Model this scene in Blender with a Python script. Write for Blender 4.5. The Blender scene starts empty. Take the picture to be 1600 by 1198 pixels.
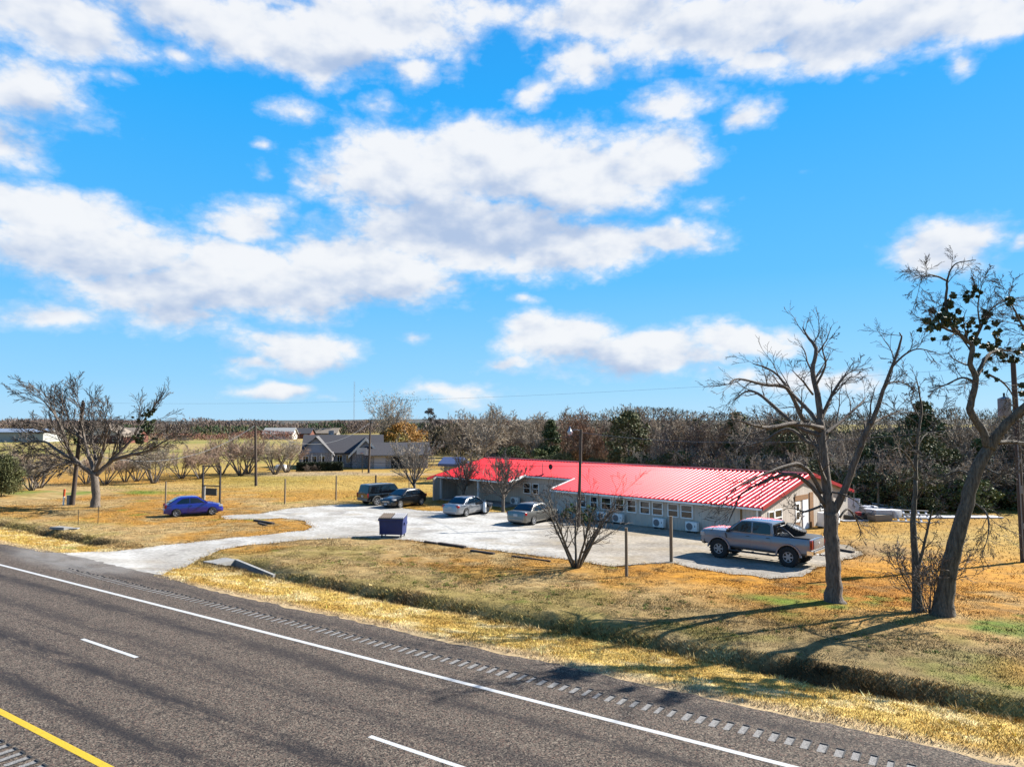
import bpy, bmesh, math, random
import numpy as np
from mathutils import Vector, Matrix
from mathutils.geometry import delaunay_2d_cdt

# ------------------------------------------------------------------ camera, sky, sun, exposure
SC = bpy.context.scene
COL = SC.collection
FPX, CAMH, HZ = 1100.0, 6.6, 661.0            # focal length in photo pixels, camera height, horizon row
PITCH = math.atan((HZ - 599.0) / FPX)
cd = bpy.data.cameras.new('camera'); cam = bpy.data.objects.new('camera', cd); COL.objects.link(cam)
cd.sensor_fit = 'HORIZONTAL'; cd.sensor_width = 36.0; cd.lens = 36.0 * FPX / 1600.0
cd.clip_start = 0.3; cd.clip_end = 20000
cam.location = (0, 0, CAMH); cam.rotation_euler = (math.pi / 2 + PITCH, 0, 0)
SC.camera = cam
SC.view_settings.view_transform = 'Standard'; SC.view_settings.look = 'None'
SC.view_settings.gamma = 1; SC.view_settings.use_curve_mapping = False
SC.view_settings.exposure = 1.6
SC.render.resolution_x = 1024; SC.render.resolution_y = 766
try:
    SC.cycles.use_denoising = True
    SC.cycles.max_bounces = 5; SC.cycles.diffuse_bounces = 2; SC.cycles.glossy_bounces = 3
    SC.cycles.transparent_max_bounces = 8
except Exception: pass

SUN_EL = math.radians(35.0)
SUN_H = Vector((0.92, 0.39, 0)).normalized()       # horizontal direction towards the sun
SUN_DIR = Vector((SUN_H.x * math.cos(SUN_EL), SUN_H.y * math.cos(SUN_EL), math.sin(SUN_EL)))
sl = bpy.data.lights.new('sun', 'SUN'); sl.energy = 5.0; sl.angle = math.radians(0.45); sl.color = (1.0, 0.95, 0.87)
so = bpy.data.objects.new('sun', sl); COL.objects.link(so)
so.rotation_euler = (-SUN_DIR).to_track_quat('-Z', 'Y').to_euler()
so.location = (60, 20, 60)

W = bpy.data.worlds.new('World'); SC.world = W; W.use_nodes = True
SKY = 0.115; EXPO = 2 ** SC.view_settings.exposure
def build_sky():
    nt = W.node_tree; nt.nodes.clear(); N = nt.nodes; L = nt.links
    out = N.new('ShaderNodeOutputWorld'); bg = N.new('ShaderNodeBackground')
    sky = N.new('ShaderNodeTexSky'); sky.sky_type = 'NISHITA'; sky.sun_disc = False
    sky.sun_elevation = SUN_EL; sky.sun_rotation = math.atan2(SUN_H.x, SUN_H.y)
    sky.air_density = 1.0; sky.dust_density = 0.35; sky.ozone_density = 2.6
    # clear winter air: the physical sky pulled towards the deep azure of the photograph
    tc0 = N.new('ShaderNodeTexCoord'); s0 = N.new('ShaderNodeSeparateXYZ'); L.new(tc0.outputs['Generated'], s0.inputs[0])
    rp = N.new('ShaderNodeValToRGB'); L.new(s0.outputs[2], rp.inputs[0]); e = rp.color_ramp.elements
    K = 1.0 / SKY / EXPO
    stops = [(0.0, (.40, .70, .96)), (0.06, (.26, .62, .97)), (0.20, (.090, .50, .98)), (0.42, (.012, .40, .98)), (0.75, (.012, .22, .70)), (1.0, (.010, .16, .55))]
    while len(e) < len(stops): e.new(.5)
    for el_, (ps, c_) in zip(e, stops): el_.position = ps; el_.color = (*c_, 1)
    rs = N.new('ShaderNodeVectorMath'); rs.operation = 'SCALE'; rs.inputs['Scale'].default_value = K; L.new(rp.outputs[0], rs.inputs[0])
    hs = N.new('ShaderNodeMix'); hs.data_type = 'RGBA'; hs.inputs['Factor'].default_value = .955
    L.new(sky.outputs[0], hs.inputs['A']); L.new(rs.outputs[0], hs.inputs['B'])
    tc = N.new('ShaderNodeTexCoord')
    sp = N.new('ShaderNodeSeparateXYZ'); L.new(tc.outputs['Generated'], sp.inputs[0])
    def M(op, a, b=None, c=None, clamp=False):
        m = N.new('ShaderNodeMath'); m.operation = op; m.use_clamp = clamp
        for i, v in enumerate((a, b, c)):
            if v is None: continue
            if isinstance(v, (int, float)): m.inputs[i].default_value = v
            else: L.new(v, m.inputs[i])
        return m.outputs[0]
    az = M('ARCTAN2', sp.outputs[0], sp.outputs[1]); el = M('ARCSINE', sp.outputs[2])
    cv = N.new('ShaderNodeCombineXYZ'); L.new(az, cv.inputs[0]); L.new(el, cv.inputs[1])
    # one cloud density group, sampled at the point and a little towards the light
    grp = bpy.data.node_groups.new('cloud_density', 'ShaderNodeTree')
    grp.interface.new_socket('Vector', in_out='INPUT', socket_type='NodeSocketVector')
    grp.interface.new_socket('Density', in_out='OUTPUT', socket_type='NodeSocketFloat')
    grp.interface.new_socket('Shade', in_out='OUTPUT', socket_type='NodeSocketFloat')
    g = grp.nodes; gl = grp.links
    gi = g.new('NodeGroupInput'); go = g.new('NodeGroupOutput')
    def GM(op, a, b=None, c=None, clamp=False):
        m = g.new('ShaderNodeMath'); m.operation = op; m.use_clamp = clamp
        for i, v in enumerate((a, b, c)):
            if v is None: continue
            if isinstance(v, (int, float)): m.inputs[i].default_value = v
            else: gl.new(v, m.inputs[i])
        return m.outputs[0]
    def gnoise(scale, detail, rough, off, sy=1.6):
        mp = g.new('ShaderNodeMapping'); mp.inputs['Scale'].default_value = (1, sy, 1); mp.inputs['Location'].default_value = off
        gl.new(gi.outputs[0], mp.inputs[0])
        n = g.new('ShaderNodeTexNoise'); n.inputs['Scale'].default_value = scale; n.inputs['Detail'].default_value = detail
        n.inputs['Roughness'].default_value = rough; gl.new(mp.outputs[0], n.inputs['Vector']); return n
    nw = gnoise(7.0, 3.0, 0.6, (3.1, 1.7, 0))
    sub = g.new('ShaderNodeVectorMath'); sub.operation = 'SUBTRACT'; gl.new(nw.outputs['Color'], sub.inputs[0]); sub.inputs[1].default_value = (.5, .5, .5)
    sc = g.new('ShaderNodeVectorMath'); sc.operation = 'MULTIPLY'; gl.new(sub.outputs[0], sc.inputs[0]); sc.inputs[1].default_value = (0.10, 0.06, 0)
    ad = g.new('ShaderNodeVectorMath'); ad.operation = 'ADD'; gl.new(gi.outputs[0], ad.inputs[0]); gl.new(sc.outputs[0], ad.inputs[1])
    # cumulus banks: (column, row, half width, half height, weight) as seen in the photograph -> compass bearing and elevation
    banks = [(90,35,230,75,1.1),(300,25,260,70,1.0),(470,60,210,80,1.25),(590,30,240,75,1.1),(640,105,75,50,.8),(760,15,140,45,.8),
      (40,150,130,85,.95),(20,230,110,60,.85),(165,118,60,30,.6),(700,105,60,40,.5),(280,90,60,45,.7),
      (60,330,220,55,1.15),(150,390,230,75,1.2),(80,497,120,34,.95),(250,455,190,75,1.2),(270,500,130,40,1.0),(390,360,90,70,1.0),(400,440,230,75,1.3),
      (560,425,220,75,1.25),(490,280,75,55,.8),(640,280,200,100,1.25),(770,260,260,95,1.35),(900,270,210,85,1.3),(1020,255,120,60,1.2),
      (730,365,260,80,1.35),(900,390,220,62,1.2),(1050,375,100,50,1.0),(745,200,85,36,.8),(1110,315,60,30,.6),(400,270,60,40,.5),
      (590,178,62,40,.62),(445,165,80,34,.62),(410,222,40,12,.5),(1030,170,130,48,.8),(1170,190,75,40,.8),(910,105,100,52,.95),(845,140,50,30,.7),
      (960,25,190,65,1.2),(1150,45,260,75,1.25),(1350,45,270,80,1.25),(1530,30,170,70,1.1),(1200,100,110,42,1.0),(1310,95,130,50,1.0),(1500,115,45,42,.75),
      (1480,385,112,62,1.25),(1605,382,36,22,.8),(460,545,125,44,1.2),(390,572,62,22,.9),(430,610,84,22,.95),(510,622,50,12,.6),
      (870,530,135,62,1.3),(1000,550,210,52,1.25),(1160,530,130,40,1.05),(1260,592,190,36,.85),(640,530,44,18,.65),(715,612,110,24,.75),(812,462,50,20,.7),(790,570,60,25,.8)]
    bases = [(480,95,220,50,.8),(260,55,260,50,.7),(100,60,200,45,.7),(1300,70,330,55,.8),(1000,45,230,40,.6),(780,355,330,75,1.1),(560,470,260,50,.9),(300,490,200,40,.8),(130,430,240,50,.9),(60,215,120,60,.7),
      (1490,415,90,30,.8),(460,570,120,22,.8),(960,575,240,32,.95),(430,620,80,12,.6),(1260,600,160,20,.5),(900,300,200,45,.5)]
    def bank_sum(lst, sm_):
        acc = None
        for cx, cy, rx, ry, wt in lst:
            x, y, z = cx - 800, FPX * math.cos(PITCH) + (cy - 599) * math.sin(PITCH), FPX * math.sin(PITCH) - (cy - 599) * math.cos(PITCH)
            a = math.atan2(x, y); e = math.atan2(z, math.hypot(x, y)); D = math.sqrt(x * x + y * y + z * z)
            ra, re = 1.18 * rx / D / math.cos(e) , 1.18 * ry / D
            mp = g.new('ShaderNodeVectorMath'); mp.operation = 'MULTIPLY_ADD'; gl.new(ad.outputs[0], mp.inputs[0]); mp.inputs[1].default_value = (1 / ra, 1 / re, 0); mp.inputs[2].default_value = (-a / ra, -e / re, 0)
            ln = g.new('ShaderNodeVectorMath'); ln.operation = 'LENGTH'; gl.new(mp.outputs[0], ln.inputs[0])
            v = GM('MULTIPLY_ADD', ln.outputs['Value'], -wt, wt)
            acc = v if acc is None else GM('MAXIMUM', acc, v)
        return GM('MAXIMUM', acc, 0.0)
    acc = bank_sum(banks, .3)
    gl.new(bank_sum(bases, .3), go.inputs[1])
    # beyond the mapped quarter the same broken cumulus carries on
    gs = g.new('ShaderNodeSeparateXYZ'); gl.new(gi.outputs[0], gs.inputs[0])
    aa = GM('ABSOLUTE', gs.outputs[0])
    far = GM('MAXIMUM', GM('MULTIPLY_ADD', aa, 3.0, -2.05, True), GM('MULTIPLY_ADD', gs.outputs[1], 4.0, -2.2, True))
    big = gnoise(2.6, 2.0, 0.55, (7.3, 2.2, 4.0))
    fc = GM('MULTIPLY', GM('MULTIPLY_ADD', big.outputs['Fac'], 3.2, -1.45, True), far)
    acc = GM('MAXIMUM', acc, fc)
    n1 = gnoise(11.0, 7.0, 0.60, (0, 0, 0)); n2 = gnoise(24.0, 4.0, 0.55, (5, 1, 2))
    f1 = GM('SUBTRACT', n1.outputs['Fac'], 0.5); f2 = GM('SUBTRACT', GM('ABSOLUTE', GM('SUBTRACT', n2.outputs['Fac'], 0.5)), 0.11)
    d = GM('ADD', GM('MULTIPLY', acc, 1.15), GM('ADD', GM('MULTIPLY', f1, 1.25), GM('MULTIPLY', f2, 0.95)))
    d = GM('SUBTRACT', d, 0.29)
    gl.new(d, go.inputs[0])
    gn = N.new('ShaderNodeGroup'); gn.node_tree = grp; L.new(cv.outputs[0], gn.inputs[0]); d0 = gn.outputs[0]
    def wnoise(off):
        mp = N.new('ShaderNodeMapping'); mp.inputs['Scale'].default_value = (1, 1.6, 1); mp.inputs['Location'].default_value = off; L.new(cv.outputs[0], mp.inputs[0])
        n = N.new('ShaderNodeTexNoise'); n.inputs['Scale'].default_value = 11.0; n.inputs['Detail'].default_value = 4.0; n.inputs['Roughness'].default_value = .52; L.new(mp.outputs[0], n.inputs['Vector']); return n.outputs['Fac']
    relief = M('SUBTRACT', wnoise((.010, .034, 0)), wnoise((0, 0, 0)))
    alpha = N.new('ShaderNodeMapRange'); alpha.interpolation_type = 'SMOOTHSTEP'
    alpha.inputs['From Min'].default_value = 0.0; alpha.inputs['From Max'].default_value = 0.54
    L.new(d0, alpha.inputs['Value'])
    # shaded bases: the group's second output; billow relief from the noise slope towards the light
    sh = M('ADD', M('MULTIPLY', gn.outputs[1], 0.95), M('MULTIPLY', relief, 2.8))
    occ = N.new('ShaderNodeMapRange'); occ.interpolation_type = 'SMOOTHSTEP'
    occ.inputs['From Min'].default_value = -0.16; occ.inputs['From Max'].default_value = 1.25
    L.new(sh, occ.inputs['Value'])
    cr = N.new('ShaderNodeMix'); cr.data_type = 'RGBA'
    cr.inputs['A'].default_value = (.97, .98, 1.0, 1); cr.inputs['B'].default_value = (0.48, 0.59, 0.80, 1)
    L.new(occ.outputs[0], cr.inputs['Factor'])
    cs = N.new('ShaderNodeVectorMath'); cs.operation = 'SCALE'; cs.inputs['Scale'].default_value = 0.97 / SKY / EXPO
    L.new(cr.outputs['Result'], cs.inputs[0])
    up = M('MULTIPLY_ADD', sp.outputs[2], 40.0, 0.3, True)
    veil = N.new('ShaderNodeMapRange'); veil.interpolation_type = 'SMOOTHSTEP'; veil.inputs['From Min'].default_value = -0.10; veil.inputs['From Max'].default_value = 0.28; veil.inputs['To Max'].default_value = 0.30
    L.new(d0, veil.inputs['Value'])
    af = M('MULTIPLY', M('MAXIMUM', M('MULTIPLY', alpha.outputs[0], 0.95), veil.outputs[0]), up)
    mx = N.new('ShaderNodeMix'); mx.data_type = 'RGBA'; L.new(af, mx.inputs['Factor'])
    L.new(hs.outputs['Result'], mx.inputs['A']); L.new(cs.outputs[0], mx.inputs['B'])
    L.new(mx.outputs['Result'], bg.inputs['Color']); bg.inputs['Strength'].default_value = SKY
    L.new(bg.outputs[0], out.inputs[0])
    try: W.cycles.sampling_method = 'MANUAL'; W.cycles.sample_map_resolution = 512
    except Exception: pass
build_sky()

# ------------------------------------------------------------------ helpers
RNG = np.random.default_rng(7)
random.seed(11)
def noise2(x, y, scale, seed=0):
    x = np.asarray(x, float) / scale; y = np.asarray(y, float) / scale
    xi = np.floor(x).astype(np.int64); yi = np.floor(y).astype(np.int64)
    fx = x - xi; fy = y - yi; fx = fx * fx * (3 - 2 * fx); fy = fy * fy * (3 - 2 * fy)
    def h(a, b):
        n = (a * 374761393 + b * 668265263 + seed * 1442695041) & 0x7fffffff
        n = ((n ^ (n >> 13)) * 1274126177) & 0x7fffffff
        return ((n ^ (n >> 16)) & 0xffff) / 65535.0
    return (h(xi, yi) * (1 - fx) + h(xi + 1, yi) * fx) * (1 - fy) + (h(xi, yi + 1) * (1 - fx) + h(xi + 1, yi + 1) * fx) * fy
def fbm(x, y, scale, oct=4, seed=0):
    v = 0; a = 0.5; tot = 0
    for i in range(oct):
        v = v + a * noise2(x, y, scale, seed + i * 17); tot += a; a *= 0.5; scale *= 0.5
    return v / tot
def sm(a, b, x):
    t = np.clip((np.asarray(x, float) - a) / (b - a), 0, 1); return t * t * (3 - 2 * t)

# road coordinates: s runs along the highway (towards bottom right), t away from it across the verge
E0 = np.array([-23.93, 33.33]); RD = np.array([.8343, -.5513]); RN = np.array([.5513, .8343])
def to_st(x, y):
    dx = np.asarray(x, float) - E0[0]; dy = np.asarray(y, float) - E0[1]
    return dx * RD[0] + dy * RD[1], dx * RN[0] + dy * RN[1]
def to_xy(s, t): return E0[0] + RD[0] * s + RN[0] * t, E0[1] + RD[1] * s + RN[1] * t
def gz_st(s, t):
    s = np.asarray(s, float); t = np.asarray(t, float)
    z = -0.36 * sm(2.4, 6.0, t) - 0.30 * sm(9.0, 34.0, t)
    wob = 0.25 * np.sin(s * 0.31) + 0.18 * np.sin(s * 0.83 + 1.0)
    ctr = 6.75 + wob * 0.6 + 0.5 * sm(20, 5, s) * sm(-1, 8, s)
    prof = np.where(t < ctr, sm(ctr - 0.75, ctr, t), 1 - sm(ctr, ctr + 1.35, t))
    drive = sm(-5.5, -3.0, s) * (1 - sm(6.0, 7.6, s))
    z = z - 0.72 * prof * (1 - drive)
    return z
def gz(x, y): return gz_st(*to_st(x, y))
def ray(px, py):
    u = px - 800.0; v = py - 599.0; c, s = math.cos(PITCH), math.sin(PITCH)
    return np.array([u, FPX * c + v * s, FPX * s - v * c])
def gp(px, py):
    """ground point under a photo pixel"""
    d = ray(px, py); z = -0.4
    for _ in range(12):
        k = (z - CAMH) / d[2]; p = d * k; z = 0.5 * z + 0.5 * float(gz(p[0], p[1]))
    return Vector((p[0], p[1], float(gz(p[0], p[1]))))
def at(px, py, Y):
    d = ray(px, py); k = Y / d[1]; return Vector((d[0] * k, Y, CAMH + d[2] * k))

def tag(o, label=None, cat=None, group=None, kind=None):
    if label: o['label'] = label
    if cat: o['category'] = cat
    if group: o['group'] = group
    if kind: o['kind'] = kind
    return o
def thing(name, label, cat, loc=(0, 0, 0), rz=0.0, group=None):
    o = bpy.data.objects.new(name, None); COL.objects.link(o); o.empty_display_size = 0.3
    o.location = loc; o.rotation_euler = (0, 0, rz); return tag(o, label, cat, group)
def link(name, me, parent=None, loc=None, rot=None):
    o = bpy.data.objects.new(name, me); COL.objects.link(o)
    if parent is not None: o.parent = parent
    if loc is not None: o.location = loc
    if rot is not None: o.rotation_euler = rot
    return o
class MB:
    def __init__(s): s.v = []; s.f = []
    def add(s, vs, fs):
        b = len(s.v); s.v += [tuple(v) for v in vs]; s.f += [tuple(b + i for i in f) for f in fs]; return s
    def box(s, x0, x1, y0, y1, z0, z1):
        return s.add([(x0,y0,z0),(x1,y0,z0),(x1,y1,z0),(x0,y1,z0),(x0,y0,z1),(x1,y0,z1),(x1,y1,z1),(x0,y1,z1)],
                     [(3,2,1,0),(4,5,6,7),(0,1,5,4),(1,2,6,5),(2,3,7,6),(3,0,4,7)])
    def cbox(s, c, size, rz=0.0, rx=0.0, ry=0.0):
        R = Matrix.Rotation(rz, 3, 'Z') @ Matrix.Rotation(ry, 3, 'Y') @ Matrix.Rotation(rx, 3, 'X')
        hx, hy, hz = [k / 2 for k in size]
        vs = [Vector(c) + R @ Vector((a*hx, b*hy, d*hz)) for a, b, d in ((-1,-1,-1),(1,-1,-1),(1,1,-1),(-1,1,-1),(-1,-1,1),(1,-1,1),(1,1,1),(-1,1,1))]
        return s.add(vs, [(3,2,1,0),(4,5,6,7),(0,1,5,4),(1,2,6,5),(2,3,7,6),(3,0,4,7)])
    def tube(s, pts, rad, k=6, cap=True):
        pts = np.asarray([tuple(p) for p in pts], float); n = len(pts)
        if np.isscalar(rad): rad = [rad] * n
        tan = np.gradient(pts, axis=0); tan /= (np.linalg.norm(tan, axis=1, keepdims=True) + 1e-9)
        ref = np.array([0.0, 0, 1]) if abs(tan[:, 2]).mean() < 0.8 else np.array([1.0, 0.13, 0])
        a = np.cross(tan, ref); a /= (np.linalg.norm(a, axis=1, keepdims=True) + 1e-9); b = np.cross(tan, a)
        ang = np.arange(k) * 2 * math.pi / k; ca, sa = np.cos(ang), np.sin(ang)
        r = np.asarray(rad, float)[:, None, None]
        V = pts[:, None, :] + r * (a[:, None, :] * ca[None, :, None] + b[:, None, :] * sa[None, :, None])
        base = len(s.v); s.v += [tuple(q) for q in V.reshape(-1, 3)]
        for i in range(n - 1):
            for j in range(k):
                j2 = (j + 1) % k
                s.f.append((base+i*k+j, base+(i+1)*k+j, base+(i+1)*k+j2, base+i*k+j2))
        if cap and k > 2:
            s.f.append(tuple(base + j for j in range(k))); s.f.append(tuple(base + (n-1)*k + j for j in range(k-1, -1, -1)))
        return s
    def lathe(s, prof, k=16, axis='Z', c=(0, 0, 0), cap=True):
        """prof: (radius, height) pairs"""
        base = len(s.v); n = len(prof)
        for r, h in prof:
            for j in range(k):
                a = 2 * math.pi * j / k; x, y = r * math.cos(a), r * math.sin(a)
                p = (x, y, h) if axis == 'Z' else ((x, h, y) if axis == 'Y' else (h, x, y))
                s.v.append((p[0]+c[0], p[1]+c[1], p[2]+c[2]))
        for i in range(n - 1):
            for j in range(k):
                j2 = (j + 1) % k; s.f.append((base+i*k+j, base+i*k+j2, base+(i+1)*k+j2, base+(i+1)*k+j))
        if cap: s.f.append(tuple(base + j for j in range(k-1, -1, -1))); s.f.append(tuple(base + (n-1)*k + j for j in range(k)))
        return s
    def prism(s, poly, h0, h1, plane='XZ'):
        """polygon extruded between h0 and h1 along the remaining axis"""
        n = len(poly)
        def P(p, h): return (p[0], h, p[1]) if plane == 'XZ' else ((h, p[0], p[1]) if plane == 'YZ' else (p[0], p[1], h))
        vs = [P(p, h0) for p in poly] + [P(p, h1) for p in poly]
        fs = [tuple(range(n)), tuple(range(2*n-1, n-1, -1))] + [(i, n+i, n+(i+1) % n, (i+1) % n) for i in range(n)]
        return s.add(vs, fs)
    def mesh(s, name, m, smooth=None, fix=True):
        me = bpy.data.meshes.new(name); me.from_pydata(s.v, [], s.f); me.update()
        if fix and len(s.f) < 4000:
            bm = bmesh.new(); bm.from_mesh(me); bmesh.ops.recalc_face_normals(bm, faces=bm.faces); bm.to_mesh(me); bm.free()
        if m is not None: me.materials.append(m)
        if smooth is not None:
            me.polygons.foreach_set('use_smooth', [True] * len(me.polygons))
            if smooth < 179: me.set_sharp_from_angle(angle=math.radians(smooth))
        return me
    def build(s, name, m, parent=None, smooth=None, loc=None, rot=None, fix=True):
        return link(name, s.mesh(name, m, smooth, fix), parent, loc, rot)
def bevelled(me, off, seg=2, angle=25):
    bm = bmesh.new(); bm.from_mesh(me); bmesh.ops.remove_doubles(bm, verts=bm.verts, dist=1e-4); bmesh.ops.recalc_face_normals(bm, faces=bm.faces)
    es = [e for e in bm.edges if len(e.link_faces) == 2 and e.calc_face_angle(0) > math.radians(angle)]
    bmesh.ops.bevel(bm, geom=es, offset=off, segments=seg, affect='EDGES', profile=0.6, clamp_overlap=True)
    bm.to_mesh(me); bm.free()
    me.polygons.foreach_set('use_smooth', [True] * len(me.polygons)); me.set_sharp_from_angle(angle=math.radians(40)); return me
def copy_tree(o, parent=None):
    c = o.copy(); COL.objects.link(c); c.parent = parent
    for ch in list(o.children): copy_tree(ch, c)
    return c

# ------------------------------------------------------------------ materials
MATS = {}
ALB = 0.475      # all natural colours below are written for a brighter exposure; this brings them to real-world albedo
def mat(name, col, rough=0.7, col2=None, nscale=6.0, detail=5.0, bump=0.0, bscale=None, metal=0.0, coat=0.0, spec=0.5, coords='Object', stretch=(1, 1, 1), sharp=(0.35, 0.65), attr=None, subsurf=0.0, amix=0.5, vscale=None):
    if name in MATS: return MATS[name]
    if not attr and metal < .9: col = tuple(k * ALB for k in col); col2 = tuple(k * ALB for k in col2) if col2 is not None else None
    m = bpy.data.materials.new(name); m.use_nodes = True; nt = m.node_tree; N = nt.nodes; L = nt.links
    b = N['Principled BSDF']; b.inputs['Roughness'].default_value = rough; b.inputs['Metallic'].default_value = metal
    b.inputs['Specular IOR Level'].default_value = spec
    if coat: b.inputs['Coat Weight'].default_value = coat; b.inputs['Coat Roughness'].default_value = 0.06
    base = None
    tc = N.new('ShaderNodeTexCoord'); mp = N.new('ShaderNodeMapping'); mp.inputs['Scale'].default_value = stretch
    L.new(tc.outputs[coords], mp.inputs[0])
    if attr:
        at_ = N.new('ShaderNodeAttribute'); at_.attribute_name = attr; base = at_.outputs['Color']
    if col2 is not None:
        n = N.new('ShaderNodeTexNoise'); n.inputs['Scale'].default_value = nscale; n.inputs['Detail'].default_value = detail; n.inputs['Roughness'].default_value = 0.62
        L.new(mp.outputs[0], n.inputs['Vector'])
        r = N.new('ShaderNodeMapRange'); r.inputs['From Min'].default_value = sharp[0]; r.inputs['From Max'].default_value = sharp[1]
        L.new(n.outputs['Fac'], r.inputs['Value'])
        mx = N.new('ShaderNodeMix'); mx.data_type = 'RGBA'; L.new(r.outputs[0], mx.inputs['Factor'])
        mx.inputs['A'].default_value = (*col, 1); mx.inputs['B'].default_value = (*col2, 1)
        if base is not None:
            m2 = N.new('ShaderNodeMix'); m2.data_type = 'RGBA'; m2.blend_type = 'MULTIPLY'; m2.inputs['Factor'].default_value = 1.0
            L.new(base, m2.inputs['A']); L.new(mx.outputs['Result'], m2.inputs['B']); base = m2.outputs['Result']
        else: base = mx.outputs['Result']
    if base is None: b.inputs['Base Color'].default_value = (*col, 1)
    else: L.new(base, b.inputs['Base Color'])
    if bump:
        nb = N.new('ShaderNodeTexNoise'); nb.inputs['Scale'].default_value = bscale or nscale * 3; nb.inputs['Detail'].default_value = 6
        L.new(mp.outputs[0], nb.inputs['Vector'])
        bp = N.new('ShaderNodeBump'); bp.inputs['Strength'].default_value = bump; bp.inputs['Distance'].default_value = 0.05
        L.new(nb.outputs['Fac'], bp.inputs['Height']); L.new(bp.outputs[0], b.inputs['Normal'])
    MATS[name] = m; return m
def wavy(m, scale, axis='X', amt=0.35, dist=0.02):
    """recessed siding grooves as relief on a wall material"""
    nt = m.node_tree; N = nt.nodes; L = nt.links; b = N['Principled BSDF']
    tc = N.new('ShaderNodeTexCoord'); w = N.new('ShaderNodeTexWave'); w.wave_type = 'BANDS'; w.bands_direction = axis; w.wave_profile = 'SAW'
    w.inputs['Scale'].default_value = scale; w.inputs['Distortion'].default_value = 0; L.new(tc.outputs['Object'], w.inputs['Vector'])
    r = N.new('ShaderNodeMapRange'); r.inputs['From Min'].default_value = 0.86; r.inputs['From Max'].default_value = 0.93; L.new(w.outputs['Fac'], r.inputs['Value'])
    bp = N.new('ShaderNodeBump'); bp.invert = True; bp.inputs['Strength'].default_value = amt; bp.inputs['Distance'].default_value = dist
    L.new(r.outputs[0], bp.inputs['Height']); L.new(bp.outputs[0], b.inputs['Normal']); return m

M_WHITE = mat('white_paint', (1.6, 1.6, 1.56), .5, (1.4, 1.4, 1.36), 3)
M_GLASS = mat('window_glass', (.012, .016, .018), .06, spec=0.8)
M_CARGLASS = mat('car_glass', (.008, .010, .014), .04, spec=0.7)
M_TYRE = mat('tyre_rubber', (.018, .018, .018), .85, (.032, .030, .028), 9)
M_BLACK = mat('black_plastic', (.015, .015, .016), .5)
M_CHROME = mat('bright_metal', (.72, .73, .75), .22, metal=1.0)
M_ALLOY = mat('alloy', (.62, .63, .65), .35, metal=0.25)
M_STEEL = mat('galvanised_steel', (.42, .43, .44), .45, (.34, .35, .36), 12, metal=0.6)
M_WOODPOLE = mat('pole_wood', (.085, .058, .042), .85, (.14, .10, .075), 3, stretch=(8, 8, .6), bump=.5)
M_POST = mat('fence_post_wood', (.26, .20, .13), .85, (.36, .28, .19), 4, stretch=(6, 6, .7), bump=.4)
M_TIE = mat('railway_tie', (.045, .032, .026), .9, (.085, .062, .05), 5, stretch=(1, 6, 6), bump=.6)
M_CONC = mat('concrete', (.46, .45, .42), .85, (.34, .33, .31), 5, bump=.25)
M_RED_LENS = mat('red_lens', (.45, .012, .015), .15, spec=.6)
M_LENS = mat('clear_lens', (.6, .62, .65), .12, spec=.7)
M_PLATE = mat('plate_white', (.7, .7, .72), .4)
M_CABLE = mat('cable', (.05, .05, .055), .6)
M_BARK = mat('bark_grey', (.14, .11, .085), .9, (.34, .28, .225), 6, stretch=(3, 3, .7), bump=.8, bscale=14)
M_BARKDEAD = mat('bark_dead', (.11, .085, .068), .9, (.29, .235, .19), 5, stretch=(3, 3, .6), bump=.9, bscale=12)
M_BARKDARK = mat('bark_dark', (.075, .062, .044), .9, (.26, .225, .17), 5, stretch=(3, 3, .6), bump=.9, bscale=12)
M_TWIG = mat('twig', (.22, .165, .125), .9, (.35, .275, .215), 2.5)
M_TWIGRED = mat('twig_reddish', (.42, .265, .18), .9, (.60, .42, .30), 1.5)
M_TWIGPALE = mat('twig_pale', (.46, .375, .27), .9, (.72, .60, .45), 1.5)
M_TWIGDARK = mat('twig_dark', (.085, .066, .052), .9, (.19, .155, .125), 1.5)
M_MISTLE = mat('mistletoe_leaf', (.07, .10, .03), .6, (.15, .18, .05), 4)
# ------------------------------------------------------------------ ground, road, gravel
DRIVE_PX = [(262,898),(282,886),(300,877),(345,858),(400,850),(470,843),(560,839),(640,843),(700,850),(760,858),(850,871),(960,884),(1050,880),(1075,888),(1130,895),(1200,903),(1245,899),(1300,882),(1345,866),
   (1330,852),(1290,846),(1240,846),(1180,841),(1107,831),(979,816),(862,803),(790,800),(720,800),(650,797),(600,789),(545,787),(500,790),(460,793),(420,800),(395,803),(372,804),(345,806),(352,811),(380,812),(440,809),(476,815),(487,822),(476,829),(420,834),(350,841),(290,849),(220,855),(150,861),(96,864)]
dr = [gp(x, y) for x, y in DRIVE_PX]
# close along the asphalt edge, tucked a little under it
for s in (-3.0, 0.0, 3.0, 6.0, 8.6): dr.append(Vector((*to_xy(s, 2.15), 0)))
def resample(poly, step, jit, seed):
    out = []; r = np.random.default_rng(seed); n = len(poly)
    for i in range(n):
        a = poly[i]; b = poly[(i + 1) % n]; L = math.hypot(b[0]-a[0], b[1]-a[1]); k = max(1, int(L / step))
        nx, ny = -(b[1]-a[1]) / (L + 1e-9), (b[0]-a[0]) / (L + 1e-9)
        for j in range(k):
            q = j / k; x = a[0] + (b[0]-a[0]) * q; y = a[1] + (b[1]-a[1]) * q
            o = jit * ((float(fbm(x, y, 2.2, 4, seed)) - .5) * 3.2 + r.normal(0, .16))
            out.append((x + nx * o, y + ny * o))
    return out
DRIVE = resample([(p.x, p.y) for p in dr], 0.28, 0.32, 5)
DRIVE_NP = np.array(DRIVE)
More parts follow.
